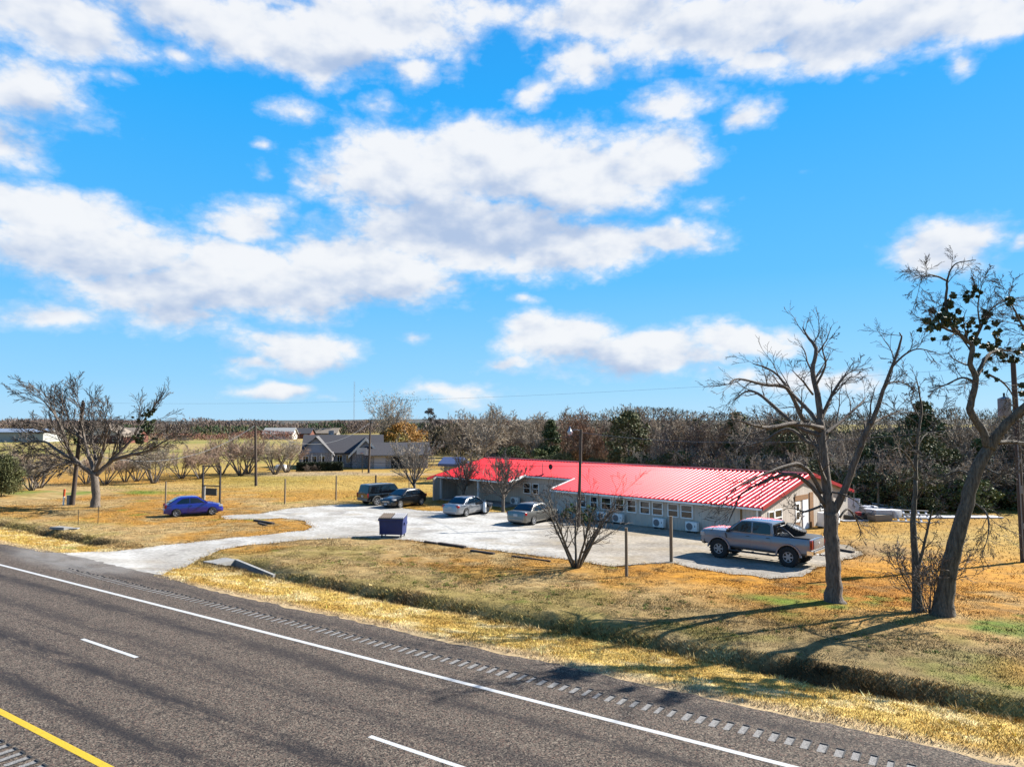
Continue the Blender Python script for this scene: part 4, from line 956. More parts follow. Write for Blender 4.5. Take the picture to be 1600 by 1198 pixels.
def sedan(label, paintm, pA, heading, **kw):
    hd = Vector(heading).normalized() ; nr = Vector((-hd.y, hd.x, 0))
    c = pA + Vector((hd.x, hd.y, 0)) * 1.35 + nr * .76; c.z = float(gz(c.x, c.y)) + .02
    S = dict(W=1.79, zb=.20, body=sedan_body(4.62), paint=paintm, r=.32, ww=.21, wheels=(-1.35, 1.36), wheel='alloy', cab=(1.10, .35, -.95, -1.62), belt=.96, H=1.45, zD=.965, tum=.72,
      panes=[[(.80, 1.0), (.34, 1.31), (-.10, 1.36), (-.10, .99)], [(-.18, .99), (-.18, 1.36), (-.78, 1.31), (-1.15, 1.03), (-1.1, .99)]], doors=[(1.0, -.14), (-.17, -1.0)], head=(2.02, .70, .32, .26, .13), tail=(-2.20, .82, .20, .26, .18), fb=(.24, .48), rb=(.26, .54), grille=(.52, .14), plate=.74)
    S.update(kw); return vehicle('sedan_car', label, c, hd, S)
ss_ = sedan('pale silver sedan with its right front door open beside a wheeled cart', paint('sedan_silver', (.55, .57, .60), .6, .3), gp(727, 807), (.56, .83, 0), open=-1)
def open_door(t):
    d = bpy.data.objects.new('open_door', None); COL.objects.link(d); d.parent = t; d.location = (.98, -.90, 0); d.rotation_euler = (0, 0, math.radians(-58)); d['label'] = 'front door swung open'
    me = MB().prism([(0, .34), (-1.08, .34), (-1.1, .96), (-.92, 1.36), (-.62, 1.36), (0, .96)], -.03, .03, 'XZ').mesh('door_panel', paint('sedan_silver', (.55, .57, .60))); bevelled(me, .012); link('door_panel', me, d)
    MB().prism([(-.16, 1.0), (-1.02, 1.0), (-.90, 1.31), (-.62, 1.31)], -.038, .038, 'XZ').build('side_window', M_CARGLASS, d)
    MB().box(-.16, .92, -.88, -.80, .32, .95).build('door_opening', M_BLACK, t)
    MB().box(-.1, .5, -.87, -.3, .40, .62).build('seat', mat('seat_cloth', (.05, .05, .055), .9), t)
open_door(ss_)
sedan('gold-silver sedan with dark trunk trim parked behind the multi-stemmed tree', paint('sedan_gold', (.33, .32, .295), .65, .3), gp(832, 820), (.57, .82, 0), tail=(-2.20, .84, .20, .32, .20), body=sedan_body(4.75, .2, 1.0))
# hand cart with a white tank
ct = thing('tank_cart', 'white gas tank strapped on a small wheeled cart by the silver sedan', 'cart', gp(757, 803), .5); ct.scale = (.85, .85, .85)
b = MB(); b.lathe([(.02, .18), (.15, .20), (.17, .30), (.17, 1.02), (.12, 1.12), (.05, 1.16)], 16); b.build('tank', M_WHITE, ct, 40)
b = MB(); b.tube([(-.2, .18, .12), (-.22, .2, 1.2), (-.1, .22, 1.34), (.1, .22, 1.34), (.22, .2, 1.2), (.2, .18, .12)], .022, 8); b.build('frame', M_BLACK, ct, 50)
MB().box(-.24, .24, -.2, .2, .12, .16).build('toe_plate', M_BLACK, ct)
for sx in (-.29, .29): MB().lathe([(.02, -.03), (.15, -.03), (.15, .03), (.02, .03)], 16, 'X', (sx, .16, .15)).build('wheel', M_TYRE, ct, 40)
b = MB(); b.tube([(.22, .1, .55), (.3, -.1, .7), (.24, -.22, .5)], .02, 6); b.build('hose', M_BLACK, ct)

# blue dumpster
def dumpster():
    a, b_ = gp(592, 840), gp(632, 841); c = (a + b_) / 2; rz = math.atan2(b_.y - a.y, b_.x - a.x); w = 1.52
    t = thing('dumpster', 'dark blue steel dumpster with ribbed plastic lids at the lot edge', 'dumpster', c + Vector((0, .55, 0)), rz)
    bl = mat('dumpster_blue', (.004, .020, .15), .6, (.008, .032, .20), 3, 8, bump=.15, bscale=8)
    me = MB().add([(-w/2*.93, -.50, .20), (w/2*.93, -.50, .20), (w/2*.93, .48, .20), (-w/2*.93, .48, .20), (-w/2, -.56, 1.12), (w/2, -.56, 1.12), (w/2, .55, 1.28), (-w/2, .55, 1.28)], [(3,2,1,0),(4,5,6,7),(0,1,5,4),(1,2,6,5),(2,3,7,6),(3,0,4,7)]).mesh('body', bl); bevelled(me, .015); link('body', me, t)
    MB().box(-w/2 - .04, w/2 + .04, -.62, -.565, 1.06, 1.15).build('top_rail', bl, t)
    for sx in (-1, 1):
        MB().box(sx*(w/2 + .005) - .05, sx*(w/2 + .005) + .05, -.30, .32, .78, .94).build('lift_pocket', bl, t)
        MB().box(sx*w/2*.9 - .04, sx*w/2*.9 + .04, -.55, -.515, .2, 1.1).build('corner_rib', bl, t)
    for i, (x0, x1, m) in enumerate(((-w/2 - .03, -.03, mat('lid_brown_black', (.020, .015, .012), .75)), (.03, w/2 + .03, mat('lid_grey', (.045, .046, .055), .6)))):
        o = MB().add([(x0, -.60, 1.16), (x1, -.60, 1.16), (x1, .60, 1.335), (x0, .60, 1.335), (x0, -.60, 1.19), (x1, -.60, 1.19), (x1, .60, 1.365), (x0, .60, 1.365)], [(3,2,1,0),(4,5,6,7),(0,1,5,4),(1,2,6,5),(2,3,7,6),(3,0,4,7)]).build('lid', m, t)
        rm = mat('lid_rib_tan', (.20, .15, .11), .7) if i == 0 else mat('lid_rib_pale', (.50, .51, .55), .5)
        for k in range(6):
            x = x0 + (x1 - x0) * (k + .5) / 6; MB().add([(x-.028, -.55, 1.195), (x+.028, -.55, 1.195), (x+.028, .56, 1.36), (x-.028, .56, 1.36), (x-.018, -.52, 1.255), (x+.018, -.52, 1.255), (x+.018, .54, 1.42), (x-.018, .54, 1.42)], [(3,2,1,0),(4,5,6,7),(0,1,5,4),(1,2,6,5),(2,3,7,6),(3,0,4,7)]).build('rib', rm, o)
    for sx in (-.6, .6):
        for sy in (-.4, .4):
            MB().box(sx - .04, sx + .04, sy - .04, sy + .04, .10, .21).build('caster_fork', M_BLACK, t); MB().lathe([(.02, -.025), (.085, -.025), (.085, .025), (.02, .025)], 14, 'X', (sx, sy, .087)).build('caster', M_TYRE, t, 40)
dumpster()
# ------------------------------------------------------------------ trees
def branch(rng, p, d, L, n, wob, trop):
    pts = [np.array(p, float)]; d = np.array(d, float); d /= np.linalg.norm(d); st = L / n
    for i in range(n):
        d = d + rng.normal(0, wob, 3) + np.array([0, 0, trop]); d /= np.linalg.norm(d); pts.append(pts[-1] + d * st)
    return pts
def side_dir(rng, d, ang):
    d = d / np.linalg.norm(d); r = rng.normal(size=3); a = np.cross(d, r); a /= np.linalg.norm(a) + 1e-9
    return d * math.cos(ang) + a * math.sin(ang)
# spec per level: (children, start fraction, angle, length ratio, segments, wobble, tropism, radius ratio)
def sprout(rng, pts, rad, L, lev, spec, bins, minr=.004):
    if lev >= len(spec): return
    kids, st, ang, lr, seg, wob, trop, rr = spec[lev]; n = len(pts); pts = np.asarray(pts); 
    kids = kids if rng.random() < .999 else kids
    for k in range(kids):
        f = st + (1 - st) * (k + rng.random()) / kids; f = min(f, .995); i = min(int(f * (n - 1)), n - 2); q = f * (n - 1) - i
        p = pts[i] * (1 - q) + pts[i + 1] * q; d = pts[i + 1] - pts[i]; r0 = (rad[i] * (1 - q) + rad[i + 1] * q) * rr
        r0 = max(r0, minr); l = L * lr * rng.uniform(.6, 1.15) * (1.12 - .45 * f)
        nd = side_dir(rng, d, ang * rng.uniform(.6, 1.3)); b = branch(rng, p, nd, l, seg, wob, trop); m = len(b)
        rd = [max(minr, r0 * (1 - .75 * j / (m - 1))) for j in range(m)]
        bins.append((lev, b, rd)); sprout(rng, b, rd, l, lev + 1, spec, bins, minr)
SIDES = [6, 5, 4, 3, 3, 3]
def bins_to_parts(t, trunk, bins, m_trunk, m_twig, twig_from=2, off=np.zeros(3)):
    """trunk mesh, limb mesh and fine twigs: trunk and crown are the parts of a tree"""
    a = MB()
    for pts, rd, k in trunk: a.tube([np.asarray(p) - off for p in pts], rd, k)
    for lev, pts, rd in bins:
        if lev < twig_from: a.tube([np.asarray(p) - off for p in pts], rd, SIDES[min(lev + 1, 5)], False)
    o1 = a.build('trunk', m_trunk, t, 180, fix=False)
    b = MB()
    for lev, pts, rd in bins:
        if lev >= twig_from: b.tube([np.asarray(p) - off for p in pts], rd, 3, False)
    o2 = b.build('crown', m_twig, t, fix=False) if b.v else None
    return o1, o2
def leaf_mesh(name, pts, size, m, rng, aspect=.55, vert=0.0):
    n = len(pts); pts = np.asarray(pts, float); d = rng.normal(size=(n, 3)); d[:, 2] += vert * np.sign(d[:, 2]); d /= np.linalg.norm(d, axis=1, keepdims=True); r = rng.normal(size=(n, 3)); a = np.cross(d, r); a /= np.linalg.norm(a, axis=1, keepdims=True) + 1e-9
    s = size * rng.uniform(.55, 1.35, (n, 1)); V = np.stack([pts - d * s, pts + a * s * aspect, pts + d * s, pts - a * s * aspect], 1).reshape(-1, 3)
    f = np.arange(4 * n).reshape(-1, 4); me = bpy.data.meshes.new(name); me.from_pydata(V.tolist(), [], f.tolist()); me.update(); me.materials.append(m); return me
def clump_points(rng, c, r, n, squash=.8):
    p = rng.normal(size=(n, 3)); p /= np.linalg.norm(p, axis=1, keepdims=True); p *= r * rng.uniform(.25, 1.0, (n, 1)) ** .5; p[:, 2] *= squash; return p + np.asarray(c)
def smooth_line(pts, per=4):
    P = np.asarray(pts, float); out = []
    for i in range(len(P) - 1):
        p0, p1, p2, p3 = P[max(i-1, 0)], P[i], P[i+1], P[min(i+2, len(P)-1)]
        for k in range(per):
            u = k / per; out.append(.5 * ((2*p1) + (-p0+p2)*u + (2*p0-5*p1+4*p2-p3)*u*u + (-p0+3*p1-3*p2+p3)*u**3))
    out.append(P[-1]); return out
def hero_tree(name, label, base_px, limbs, spec, seed, m_trunk, m_twig, mistle=(), msize=.075, flare=1.5, knob=.35, group=None, Y=None, twig_from=1, cat='tree', depth=1.0, minr=.009, lmax=4.5):
    """limbs: (photo polyline, r0, r1, depth change at the end); every limb is placed at real depth round the trunk"""
    base = gp(*base_px); rng = np.random.default_rng(seed); Y0 = base.y; t = thing(name, label, cat, base, 0, group); off = np.array(base)
    trunk = []; bins = []
    for li, (poly, r0, r1, d0, d1) in enumerate(limbs):
        k = len(poly); P = [np.array(at(x, y, Y0 + depth * (d0 + (d1 - d0) * i / (k - 1)))) for i, (x, y) in enumerate(poly)]
        if li == 0: P[0] = np.array(base) - np.array([0, 0, .15])
        P = smooth_line(P, 4); n = len(P)
        P = [p + rng.normal(0, min(.03, r0 * .06), 3) for p in P]
        rd = [r0 + (r1 - r0) * (i / (n - 1)) ** (.9 if li == 0 or r0 > .14 else 1.3) for i in range(n)]
        if li == 0:
            for i in range(min(4, n)): rd[i] *= 1 + (flare - 1) * (1 - i / 4) ** 2
        rd = [r * (1 + knob * .2 * (rng.random() - .5)) for r in rd]
        trunk.append((P, rd, 12 if r0 > .14 else (8 if r0 > .07 else 6)))
        L = sum(np.linalg.norm(P[i+1] - P[i]) for i in range(n - 1))
        if li > 0: sprout(rng, P, rd, min(L, lmax), 0, spec, bins, minr)
    bins_to_parts(t, trunk, bins, m_trunk, m_twig, twig_from, off)
    if mistle:
        pts = []
        for x, y, r_px, dd in mistle:
            c = np.array(at(x, y, Y0 + dd)); r = r_px * Y0 / FPX
            for q in range(max(7, int(r * 26))):
                cc = c + rng.normal(0, r * .62, 3); pts.append(clump_points(rng, cc, r * rng.uniform(.15, .34), int(14 + 34 * r)))
        link('mistletoe', leaf_mesh('mistletoe', np.concatenate(pts) - off, msize, M_MISTLE, rng), t)
    return t

# dead grey tree in front of the pickup
hero_tree('dead_tree', 'bare dead grey tree standing right of the silver pickup', (1303, 940), [
  ([(1303,940),(1302,905),(1301,870),(1300,835),(1298,800)], .30, .25, 0, 0),
  ([(1298,808),(1292,765),(1288,720),(1285,690),(1282,655)], .21, .14, 0, .2),
  ([(1282,660),(1277,615),(1270,580),(1275,545),(1262,526),(1254,511)], .13, .02, .2, .8),
  ([(1300,805),(1320,765),(1338,715),(1352,680),(1368,645),(1383,600),(1398,562),(1408,530),(1405,520)], .16, .018, 0, -1.4),
  ([(1395,572),(1415,553),(1438,545),(1475,556)], .045, .010, -1.2, -1.8),
  ([(1383,600),(1402,596),(1420,602)], .04, .010, -1.1, -.6),
  ([(1283,770),(1268,742),(1249,725),(1228,728),(1205,736),(1174,750),(1146,765),(1127,791)], .085, .016, 0, -2.6),
  ([(1290,790),(1268,760),(1243,742),(1219,743),(1189,754),(1159,771),(1149,791),(1138,816)], .095, .016, 0, -1.2),
  ([(1283,790),(1258,799),(1245,795),(1230,793)], .05, .010, 0, -1.0),
  ([(1298,768),(1320,773),(1343,786)], .05, .010, 0, -.9),
  ([(1312,808),(1324,795),(1337,810),(1345,833),(1339,842)], .045, .010, 0, .8),
  ([(1283,665),(1262,640),(1239,616),(1209,580),(1176,568)], .10, .018, .2, 2.0),
  ([(1282,672),(1255,655),(1230,607),(1194,601),(1155,592),(1140,598)], .095, .018, .1, -1.8),
  ([(1284,680),(1250,668),(1215,640),(1185,615),(1165,612),(1148,625)], .10, .018, .1, 2.6),
  ([(1285,668),(1240,662),(1200,668),(1170,662),(1140,652)], .095, .018, .1, -3.0),
  ([(1286,700),(1262,690),(1230,670),(1190,690),(1150,700)], .09, .018, .1, 1.8),
  ([(1283,655),(1296,625),(1311,598),(1326,578)], .085, .014, .2, 1.2),
  ([(1296,625),(1318,590),(1340,574)], .04, .008, .6, -.6),
  ([(1286,680),(1318,655),(1347,628),(1352,620)], .075, .012, .1, 2.0),
  ([(1276,600),(1290,570),(1285,545),(1292,530)], .05, .008, .3, -.8),
  ([(1270,616),(1254,595),(1236,577)], .05, .008, .2, -1.4),
  ([(1345,700),(1352,665),(1340,640)], .05, .010, -.6, .6),
  ([(1360,662),(1385,650),(1410,640)], .06, .010, -.8, 1.2)],
  [(6, .22, .62, .50, 7, .11, .02, .5), (5, .15, .6, .52, 5, .13, .01, .6), (4, .15, .6, .5, 4, .13, 0, .6)], 3, M_BARKDEAD, M_TWIGDARK, flare=1.5, minr=.007, lmax=3.6)

# big leaning tree with mistletoe at the right edge
hero_tree('mistletoe_tree', 'tall leaning tree with dark mistletoe clumps at the right edge', (1472, 960), [
  ([(1472,960),(1480,905),(1492,850),(1510,785),(1530,725),(1546,695)], .32, .19, 0, -.6),
  ([(1543,697),(1534,670),(1516,643),(1519,622),(1525,592),(1516,568),(1520,541),(1507,529),(1488,510),(1478,480),(1480,450),(1482,430),(1495,412),(1525,406)], .15, .012, -.6, -1.6),
  ([(1482,440),(1465,432),(1450,430),(1440,436),(1434,460)], .035, .006, -1.3, -1.8),
  ([(1500,522),(1475,512),(1462,495),(1458,480)], .05, .012, -1.0, -1.6),
  ([(1525,590),(1543,556),(1561,547),(1585,550)], .08, .012, -.6, .8),
  ([(1519,541),(1531,514),(1543,490),(1555,478),(1567,469)], .06, .010, -.8, -.3),
  ([(1532,512),(1528,480),(1533,450),(1536,440)], .03, .006, -.8, -1.2),
  ([(1546,700),(1561,676),(1585,649),(1608,628),(1640,590),(1660,545),(1650,505)], .20, .05, -.6, -2.0),
  ([(1655,545),(1625,530),(1602,515),(1588,490),(1578,470),(1576,455)], .06, .008, -1.9, -2.6),
  ([(1640,600),(1690,560),(1720,500)], .10, .02, -1.4, -2.6),
  ([(1650,520),(1670,460),(1660,420)], .06, .01, -2, -2.6),
  ([(1545,692),(1575,690),(1605,692),(1650,688)], .085, .02, -.6, .6),
  ([(1525,600),(1505,590),(1480,600),(1455,612)], .045, .008, -.6, -2.4),
  ([(1545,585),(1570,600),(1585,625),(1580,645)], .04, .008, -.4, .8),
  ([(1513,780),(1540,800),(1545,830),(1535,865)], .045, .008, -.3, -1.2),
  ([(1520,745),(1500,735),(1470,745),(1448,738)], .045, .008, -.3, 1.4),
  ([(1530,725),(1560,740),(1590,735)], .045, .008, -.4, -1.6)],
  [(9, .2, .7, .52, 7, .15, .0, .42), (7, .15, .65, .52, 5, .16, -.01, .6), (6, .15, .6, .5, 4, .16, -.02, .6)], 8, M_BARKDARK, M_TWIGDARK,
  mistle=[(1472,495,20,-1.3),(1486,512,17,-1.2),(1462,510,15,-1.5),(1478,478,14,-1.3),(1500,500,12,-1.2),(1535,536,18,-.8),(1548,540,12,-.6),(1532,505,14,-.8),(1545,495,9,-.6),(1513,463,9,-1.3),(1530,453,7,-1.1),(1575,471,7,-2.4),(1572,553,14,.4),(1585,562,9,.5),(1548,582,12,-.2),(1516,520,9,-1.0),(1650,520,34,-2),(1665,470,30,-2.3),(1690,560,36,-1.5),(1715,505,34,-2.4),(1640,600,26,-1.4)], msize=.085, flare=1.5, lmax=2.6, minr=.006)  # last clumps hang out of view, enlarged for their shadow on the road

# slender tree beside it
hero_tree('slender_tree', 'slender bare forked tree just left of the mistletoe tree', (1433, 955), [
  ([(1433,955),(1432,915),(1430,880),(1427,830),(1428,790),(1431,750)], .17, .075, 0, .3),
  ([(1431,750),(1432,710),(1436,670),(1440,640),(1436,612),(1431,588)], .07, .012, .3, .6),
  ([(1434,890),(1444,850),(1452,815),(1457,797)], .06, .02, 0, -.6),
  ([(1430,735),(1420,715),(1405,700),(1395,702)], .035, .008, .3, -1.0),
  ([(1432,700),(1445,680),(1462,675)], .035, .008, .4, 1.0),
  ([(1438,655),(1425,630),(1420,610)], .03, .006, .5, 1.0)],
  [(7, .2, .7, .45, 6, .14, .02, .5), (6, .2, .7, .5, 4, .15, 0, .6), (4, .2, .6, .5, 4, .15, 0, .6)], 21, M_BARKDARK, M_TWIGDARK, flare=1.6)

# left field tree with mistletoe
hero_tree('mistletoe_tree', 'wide bare tree with green mistletoe on its right limbs, on the left lawn', (148, 792), [
  ([(148,792),(150,770),(148,750),(147,738)], .33, .29, 0, 0),
  ([(147,742),(128,728),(112,712),(103,692),(96,670),(88,652),(80,640),(62,622),(42,614)], .21, .02, 0, -1.5),
  ([(120,720),(92,705),(70,690),(45,690),(25,695)], .16, .02, -.3, 2.5),
  ([(147,740),(140,715),(133,690),(128,665),(126,640),(118,620)], .17, .02, 0, 1.5),
  ([(148,738),(158,712),(164,690),(168,668),(175,655)], .18, .02, 0, -2.0),
  ([(150,742),(168,726),(186,708),(204,688),(216,670),(228,652),(240,640)], .21, .02, 0, 1.2),
  ([(176,718),(205,710),(232,704),(252,692),(268,682)], .17, .015, .3, -1.5),
  ([(188,706),(187,690),(190,675)], .10, .015, .4, 2.0),
  ([(103,692),(95,680),(75,675),(55,668),(40,665)], .10, .012, -.8, -2.5),
  ([(133,690),(118,672),(105,650),(98,628)], .11, .012, .6, 2.5),
  ([(147,738),(150,720),(146,700),(144,680),(148,660)], .14, .015, 0, 3.0),
  ([(128,728),(108,722),(85,728),(60,735)], .10, .012, 0, -3.0)],
  [(13, .12, .5, .50, 7, .09, .015, .45), (8, .12, .5, .5, 5, .10, .0, .6), (7, .12, .5, .5, 4, .12, -.01, .6)], 5, M_BARK, M_TWIGDARK,
  mistle=[(222,655,7,.8),(233,648,5,1),(240,642,3,1.1),(228,672,9,.6),(222,684,9,.2),(236,662,7,.9),(215,690,6,0),(244,690,5,-1),(118,688,4,.5),(100,676,4,-.5)], msize=.13, flare=1.35, depth=1.3, minr=.015, lmax=7.5)

# multi-stemmed tree on the lawn edge
def vase_tree(rng, stems, height, spread, r0, spec, seg=7, wob=.07, trop=.05, mr=.009):
    trunk = []; bins = []
    for k in range(stems):
        a = 2 * math.pi * (k + rng.uniform(-.3, .3)) / stems; tilt = spread * rng.uniform(.55, 1.15)
        d = np.array([math.cos(a) * math.sin(tilt), math.sin(a) * math.sin(tilt), math.cos(tilt)])
        L = height / max(.55, math.cos(tilt)) * rng.uniform(.75, 1.0) * .62; b = branch(rng, np.array([math.cos(a), math.sin(a), 0]) * r0 * 1.2 + np.array([0, 0, -.1]), d, L, seg, wob, trop)
        rd = [r0 * (1 - .72 * i / seg) for i in range(seg + 1)]; trunk.append((b, rd, 6)); sprout(rng, b, rd, L, 0, spec, bins, mr)
    return trunk, bins
def make_vase(name, label, pos, seed, stems, height, spread, r0, spec, m1, m2, group=None, cat='tree', rz=0):
    rng = np.random.default_rng(seed); t = thing(name, label, cat, pos, rz, group); tr, bi = vase_tree(rng, stems, height, spread, r0, spec); bins_to_parts(t, tr, bi, m1, m2, 1); return t
SP_OPEN = [(7, .28, .7, .55, 5, .14, .03, .55), (5, .25, .7, .5, 4, .16, .02, .6), (3, .25, .7, .5, 3, .16, 0, .6)]
SP_DENSE = [(8, .5, .6, .66, 5, .10, .03, .55), (7, .15, .65, .55, 4, .13, .02, .6), (4, .15, .65, .5, 3, .14, .01, .6)]
make_vase('multi_stem_tree', 'dark bare multi-stemmed tree on the lawn in front of the gold sedan', gp(900, 887), 4, 8, 5.9, .60, .075, SP_OPEN, M_BARKDARK, M_TWIGDARK)
for px_, py_, sd, hh, lb in ((648, 783, 31, 6.2, 'bare pale ornamental tree beside the black hatchback'), (723, 786, 32, 4.6, 'bare ornamental tree directly behind the silver sedan'), (786, 800, 33, 5.2, 'bare upright ornamental tree between the two sedans')):
    p = gp(px_, py_); sp = [(9, .12, .5, .62, 5, .08, .06, .5), (6, .2, .5, .5, 4, .1, .05, .6), (3, .25, .5, .5, 3, .12, .02, .6)]
    rng = np.random.default_rng(sd); t = thing('ornamental_tree', lb, 'tree', p); b = branch(rng, (0, 0, -.1), (0, 0, 1), hh * .30, 5, .03, .02)
    tr = [(b, [.17, .14, .13, .12, .12, .11], 8)]; bi = []
    for k in range(9):
        a = 2 * math.pi * k / 9 + rng.uniform(-.3, .3); tl = rng.uniform(.25, .95); q = branch(rng, b[-1] - np.array([0, 0, rng.uniform(0, .5)]), (math.cos(a) * math.sin(tl), math.sin(a) * math.sin(tl), math.cos(tl)), hh * .55, 6, .07, .06); rd = [.075 * (1 - .75 * i / 6) for i in range(7)]
        tr.append((q, rd, 5)); sprout(rng, q, rd, hh * .5, 0, sp, bi, .013)
    bins_to_parts(t, tr, bi, M_BARK, M_TWIGPALE if sd == 31 else M_TWIG, 1)
# orchard-like crape myrtles along the far lane
protos = []
for i in range(4):
    rng = np.random.default_rng(60 + i); t = thing('myrtle_tree', 'proto', 'tree'); tr, bi = vase_tree(rng, 8, 5.4, .68, .10, SP_DENSE, mr=.015, trop=.03); bins_to_parts(t, tr, bi, M_BARK, M_TWIGRED if i % 2 else M_TWIGPALE, 1); protos.append(t)
orch = [(62,762,1.0,1),(50,766,.8,0),(135,756,.75,2),(165,757,.75,3),(214,752,.8,2),(240,755,1.0,0),(283,748,.85,1),(312,748,.85,3),(346,741,1.1,1),(376,743,1.15,3),(388,740,1.0,0),(430,741,1.1,2),(448,738,.95,1),(196,753,.7,0)]
orch.sort(); used = set()
ORD = ['first','second','third','fourth','fifth','sixth','seventh','eighth','ninth','tenth','eleventh','twelfth','thirteenth','fourteenth','fifteenth','sixteenth','seventeenth','eighteenth','nineteenth','twentieth']
for i, (x, y, sc, k) in enumerate(orch):
    t = protos[k] if k not in used else copy_tree(protos[k]); used.add(k); t.location = gp(x, y); t.scale = (sc,) * 3; t.rotation_euler = (0, 0, i * 1.7); t['group'] = 'bare trees in the row across the left field'
    t['label'] = f'bare vase-shaped tree, {ORD[i]} from the left in the field row'

# ---- woods behind the building
def bare_proto(seed, H, m1, m2, spread=.5, kids=11):
    rng = np.random.default_rng(seed); t = thing('woodland_tree', 'bare brown winter tree in the woods behind the red-roofed building', 'tree', group='bare trees of the woods')
    b = branch(rng, (0, 0, -.2), (0, 0, 1), H * .55, 7, .07, .05); r = H * .014; tr = [(b, [r * (1 - .6 * i / 7) for i in range(8)], 6)]; bi = []
    sp = [(8, .15, .6, .55, 4, .14, .04, .55), (6, .15, .7, .55, 4, .16, .02, .6), (4, .15, .7, .55, 3, .18, 0, .6)]
    for k in range(kids):
        f = .25 + .75 * (k + rng.random()) / kids; p = b[min(7, int(f * 7))]; a = rng.uniform(0, 6.28); tl = spread * rng.uniform(.6, 1.6); q = branch(rng, p, (math.cos(a) * math.sin(tl), math.sin(a) * math.sin(tl), math.cos(tl)), H * .48 * rng.uniform(.7, 1.1), 5, .10, .05)
        rd = [r * .5 * (1 - .75 * i / 5) for i in range(6)]; tr.append((q, rd, 4)); sprout(rng, q, rd, H * .42, 0, sp, bi, .021)
    bins_to_parts(t, tr, bi, m1, m2, 1); return t
M_GREY_TW = mat('twig_greybrown', (.33, .25, .165), .9, (.52, .40, .28), 1.0); M_RUST_TW = mat('twig_rust', (.36, .18, .10), .9, (.46, .26, .15), 1.0)
bare = [bare_proto(100 + i, 9.5, M_BARK, [M_GREY_TW, M_TWIG, M_TWIGPALE, M_TWIGRED, M_RUST_TW, M_GREY_TW][i], [.5, .6, .45, .7, .55, .8][i]) for i in range(6)]
def leaf_mat(name, a, b, k=2.1): a, b = tuple(q * k for q in a), tuple(q * k for q in b); return mat(name, a, .7, b, .8, 3, spec=.2)
M_JUN = leaf_mat('juniper_green', (.030, .052, .018), (.070, .092, .034)); M_JUN2 = leaf_mat('juniper_olive', (.055, .064, .024), (.115, .115, .046)); M_HOLLY = leaf_mat('bright_evergreen', (.040, .085, .016), (.085, .13, .03)); M_GOLD = leaf_mat('golden_leaf', (.26, .12, .025), (.36, .20, .05)); M_SCRUB = leaf_mat('scrub_green', (.075, .095, .028), (.13, .145, .05)); M_ORSC = leaf_mat('rust_scrub', (.26, .115, .025), (.20, .085, .03))
def evergreen_proto(name, label, group, seed, H, R, shape, m, n=5200, size=.16, cat='tree'):
    rng = np.random.default_rng(seed); t = thing(name, label, cat, group=group); tr = [(branch(rng, (0, 0, -.2), (0, 0, 1), H * .85, 5, .04, .05), [H * .018 * (1 - .7 * i / 5) for i in range(6)], 6)]; bi = []
    a = MB(); a.tube(*tr[0][:2], 6); pts = []; nc = max(12, n // 70)
    for k in range(nc):
        f = rng.random() ** (.9 if shape == 'cone' else .75); z = H * (.10 + .90 * f)
        rr = R * ((1 - f) ** .75 + .05) if shape == 'cone' else R * math.sqrt(max(.02, 1 - (2 * f - .85) ** 2 / 1.35))
        an = rng.uniform(0, 6.28); q = rr * rng.uniform(.45, 1.08); c = np.array([math.cos(an) * q, math.sin(an) * q, z]); pts.append(clump_points(rng, c, R * rng.uniform(.18, .34), n // nc, .75))
        if k % 4 == 0: a.tube([(0, 0, z * .8), tuple(c * .6 + np.array([0, 0, z * .36])), tuple(c)], [.04, .03, .015], 4, False)
    a.build('trunk', M_BARKDARK, t, fix=False); link('crown', leaf_mesh('crown', np.concatenate(pts), size, m, rng, .5), t); return t
jun = [evergreen_proto('juniper_tree', 'dark juniper evergreen among the bare woods behind the building', 'dark evergreens of the woods', 200 + i, 7.5, [2.2, 2.6, 2.0][i], ['cone', 'round', 'cone'][i], [M_JUN, M_JUN2, M_JUN][i], 6500, .15) for i in range(3)]
scrub = [evergreen_proto('scrub_bush', 'low scrubby bush at the edge of the woods behind the building', 'scrub at the edge of the woods', 220 + i, 3.0, 2.2, 'round', m, 3000, .12, 'bush') for i, m in enumerate((M_SCRUB, M_JUN2, M_ORSC, M_TWIG, M_JUN))]
SP_BRUSH = [(8, .15, .6, .55, 6, .13, .01, .55), (6, .15, .65, .5, 5, .15, -.01, .6), (4, .15, .6, .5, 4, .15, -.01, .6)]
brush = []
for i in range(3):
    rng = np.random.default_rng(240 + i); t = thing('brush_thicket', 'proto', 'bush', group='leafless brush edging the woods'); tr, bi = vase_tree(rng, 9, 5.6, .62, .045, SP_BRUSH, mr=.013, wob=.11, trop=.02); bins_to_parts(t, tr, bi, M_TWIGPALE, [M_TWIGPALE, M_GREY_TW, M_TWIG][i], 1); brush.append(t)
first = set()
def put(p, x, y, sc, rz, sz=1.0):
    t = p if id(p) not in first else copy_tree(p); first.add(id(p)); t.location = (x, y, float(gz(x, y)) - .05); t.scale = (sc, sc, sc * sz); t.rotation_euler = (0, 0, rz); return t
R2 = np.random.default_rng(77)
def pxY(px, Y): return (px - 800) * Y / (FPX / math.cos(PITCH))
def top_row(px):      # treetop height in the photo along the wood
    return float(np.interp(px, [640, 690, 740, 800, 860, 930, 1000, 1070, 1120, 1200, 1290, 1360, 1420, 1500, 1600, 1700], [664, 655, 640, 634, 632, 638, 631, 632, 640, 634, 644, 640, 643, 642, 646, 644]))
def edge_Y(px): return float(np.interp(px, [640, 700, 760, 860, 960, 1100, 1250, 1350, 1450, 1600, 1700], [175, 150, 118, 102, 92, 80, 70, 63, 61, 62, 62]))
def wood_height(px, Y): return (HZ - top_row(px)) / FPX * Y + CAMH + .7
WOOD = {}
